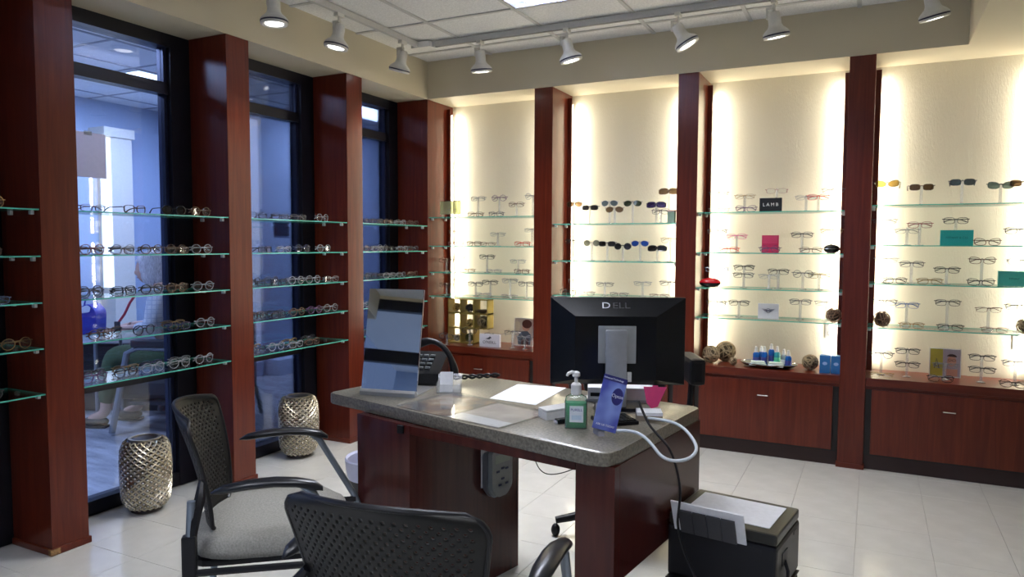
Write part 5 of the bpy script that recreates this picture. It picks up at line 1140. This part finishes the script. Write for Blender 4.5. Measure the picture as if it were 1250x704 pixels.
# head
m = MB(); m.ball((-.245, 0, 1.145), .092, 1.0, .82, 1.18, 24, 16)
for v in m.bm.verts:
    dx = v.co.x + .245; dz = v.co.z - 1.145
    if dz < -0.03 and dx > 0: v.co.x -= dx*0.35
m.M = Matrix.Translation((-.335, 0, 1.125)) @ Matrix.Rotation(0.3, 4, 'Y'); m.ball((0, 0, 0), .016, 1.1, .7, 1.4, 10, 8)
m.build('face', SK, PW, True)
for s in (-1, 1):
    m = MB(); m.ball((-.322, s*.032, 1.150), .010, .6, 1, .7, 8, 6); m.build('eye', mat('eye_dark', (0.03, 0.02, 0.02), 0.3), PW, True)
    m = MB(); m.ball((-.235, s*.078, 1.130), .022, .8, .35, 1.3, 10, 8); m.build('ear', SK, PW, True)
m = MB(); m.ball((-.325, 0, 1.085), .012, .6, 1.5, .4, 8, 6); m.build('mouth', mat('lip', (0.40, 0.16, 0.14), 0.5), PW, True)
HAIR = mat('white_grey_hair', (0.52, 0.52, 0.56), 0.7, noise=0.35, nscale=40, stretch=(8, 1, 1), bump=0.6)
m = MB(); m.ball((-.222, 0, 1.170), .112, 1.02, .98, 1.05, 28, 20)
for v in m.bm.verts:
    dx = v.co.x + .222; dz = v.co.z - 1.170
    if dx < -.045 and dz < 0.035: v.co.x = -.222-.045 + (dx+.045)*0.1
    if dz < -0.02 and dx > -.045: v.co.z += dz*0.45; v.co.x += 0.02
m.build('hair', HAIR, PW, True)
for k in range(16):
    pass
m = MB()
for k in range(40):
    a_ = -PI*0.58 + PI*1.16*k/39
    bxp, byp = -.222 + .108*math.cos(a_), .106*math.sin(a_)
    m.tube([(-.222+.03*math.cos(a_), .03*math.sin(a_), 1.283), (-.222+.09*math.cos(a_), .088*math.sin(a_), 1.245), (bxp, byp, 1.17), (bxp+.008, byp, 1.09), (bxp+.012+random.uniform(-.01, .01), byp*0.95, 1.045+random.uniform(-.012, .012))], [.006, .011, .012, .011, .004], 6)
m.build('hair_strands', HAIR, PW, True)
# hands with fingers
def hand(px, py, pz, s, par):
    Jh = [P(px+.03, py, pz), P(px-.035, py, pz-.005)]; Eh = [(0, 1)]; Rh = [.024, .028]
    for k, L in enumerate((.062, .072, .068, .052)):
        yy_ = py + s*(-.027+.018*k); i0 = len(Jh)
        Jh += [P(px-.055, yy_, pz-.006), P(px-.055-L*.5, yy_, pz-.016), P(px-.055-L*.85, yy_, pz-.040)]
        Eh += [(1, i0), (i0, i0+1), (i0+1, i0+2)]; Rh += [.0095, .0085, .0075]
    i0 = len(Jh); Jh += [P(px-.01, py-s*.035, pz-.005), P(px-.05, py-s*.050, pz-.018)]; Eh += [(0, i0), (i0, i0+1)]; Rh += [.011, .009]
    return skin_obj('hand', Jh, Eh, Rh, SK, par, 1)
hand(-.445, -.09, .715, 1, PW); hand(-.445, .07, .725, -1, PW)
cbd = thing('clipboard', 'clipboard with white paper held on the lap of the seated person', 'clipboard', CW(-2.42-.50, 5.30, .66), yaw)
m = MB(); m.M = Matrix.Rotation(-0.25, 4, 'Y'); m.box(-.12, .10, -.10, .12, 0, .004); m.build('board', mat('board_brown', (0.15, 0.1, 0.06), 0.6), cbd)
m = MB(); m.M = Matrix.Rotation(-0.25, 4, 'Y'); m.box(-.115, .09, -.09, .11, .0042, .008); m.build('paper', PAPER, cbd)
m = MB(); m.M = Matrix.Rotation(-0.25, 4, 'Y'); m.box(.085, .10, -.03, .05, .0081, .018, .003); m.build('clip', CHROME, cbd)
ln = thing('lanyard', 'red strap hanging from the neck of the seated person', 'lanyard', CW(-2.42-.24, 5.10, .98), yaw)
m = MB(); m.tube([(0.0, 0, 0.0), (-.03, -.03, -.06), (-.06, -.05, -.14), (-.10, -.06, -.20)], .009, 6); m.build('strap', mat('strap_red', (0.40, 0.03, 0.06), 0.7), ln, True)
m = MB(); m.box(-.125, -.085, -.07, -.06, -.27, -.19, .003); m.build('badge', mat('badge_black', (0.02, 0.02, 0.03), 0.5), ln)
# lounge seat
lg_ = thing('lounge_chair', 'low black armchair in the lobby under the seated person', 'chair', CW(-2.36, 5.30, 0), yaw)
BL_ = mat('black_leather', (0.02, 0.022, 0.03), 0.45)
m = MB(); m.box(-.42, .30, -.30, .30, .24, .40, .04); m.build('seat', BL_, lg_); m = MB(); m.box(.26, .38, -.30, .30, .24, .82, .04); m.build('backrest', BL_, lg_)
for s in (-1, 1):
    m = MB(); m.tube([(.33, s*.345, .60), (-.22, s*.345, .62), (-.30, s*.345, .58), (-.42, s*.345, 0.02)], .022, 8); m.build('arm_frame', GREYM, lg_, True)
    m = MB(); m.box(-.26, .34, s*.345-.035, s*.345+.035, .625, .675, .01); m.build('armrest', BL_, lg_)
    m = MB(); m.tube([(.34, s*.30, .30), (.40, s*.30, 0.01)], .018, 8); m.build('leg', GREYM, lg_, True)
m = MB(); m.box(-.30, .30, -.345, .345, .215, .239); m.build('seat_rail', BL_, lg_)
bn = thing('lounge_bench', 'long low black bench in the lobby behind the seated person', 'bench', CW(-3.10, 5.95, 0), yaw)
bx('bench_seat', -.60, .60, -.28, .28, .40, .55, BL_, bn, .03); bx('bench_base', -.55, .55, -.24, .24, .0, .398, BL_, bn)
# side table with blue bag
p_ = CW(-3.20, 5.46, 0)
st_ = thing('side_table', 'dark lobby side table seen at lower left of widest window', 'table', p_, yaw)
m = MB(); m.box(-.28, .16, -.20, .20, .62, .65, .006); m.build('table_top', BL_, st_)
for x in (-.25, .13):
    for y in (-.17, .17): m = MB(); m.tube([(x, y, .62), (x, y, 0)], .014, 8); m.build('leg', GREYM, st_)
bg = thing('handbag', 'deep blue bag with pale top on lobby side table', 'bag', p_ + Vector((0, 0, .651)), yaw)
m = MB(); m.prism(rounded([(-.07, 0), (.075, 0), (.085, .17), (.03, .235), (-.05, .20)], 0.03), -.07, .07, 'Y'); m.build('bag_body', mat('bag_blue', (0.02, 0.03, 0.30), 0.5), bg, True)
m = MB(); m.prism(rounded([(-.06, .155), (.035, .17), (.045, .205), (.02, .222), (-.05, .195)], 0.01), -.075, -.0705, 'Y'); m.build('bag_flap', mat('bag_pale', (0.55, 0.62, 0.75), 0.6), bg)
m = MB(); m.tube([(-.05, 0, .19), (-.03, 0, .27), (.03, 0, .28), (.05, 0, .225)], .006, 6); m.build('bag_handle', mat('bag_blue', (0.02, 0.03, 0.30), 0.5), bg, True)
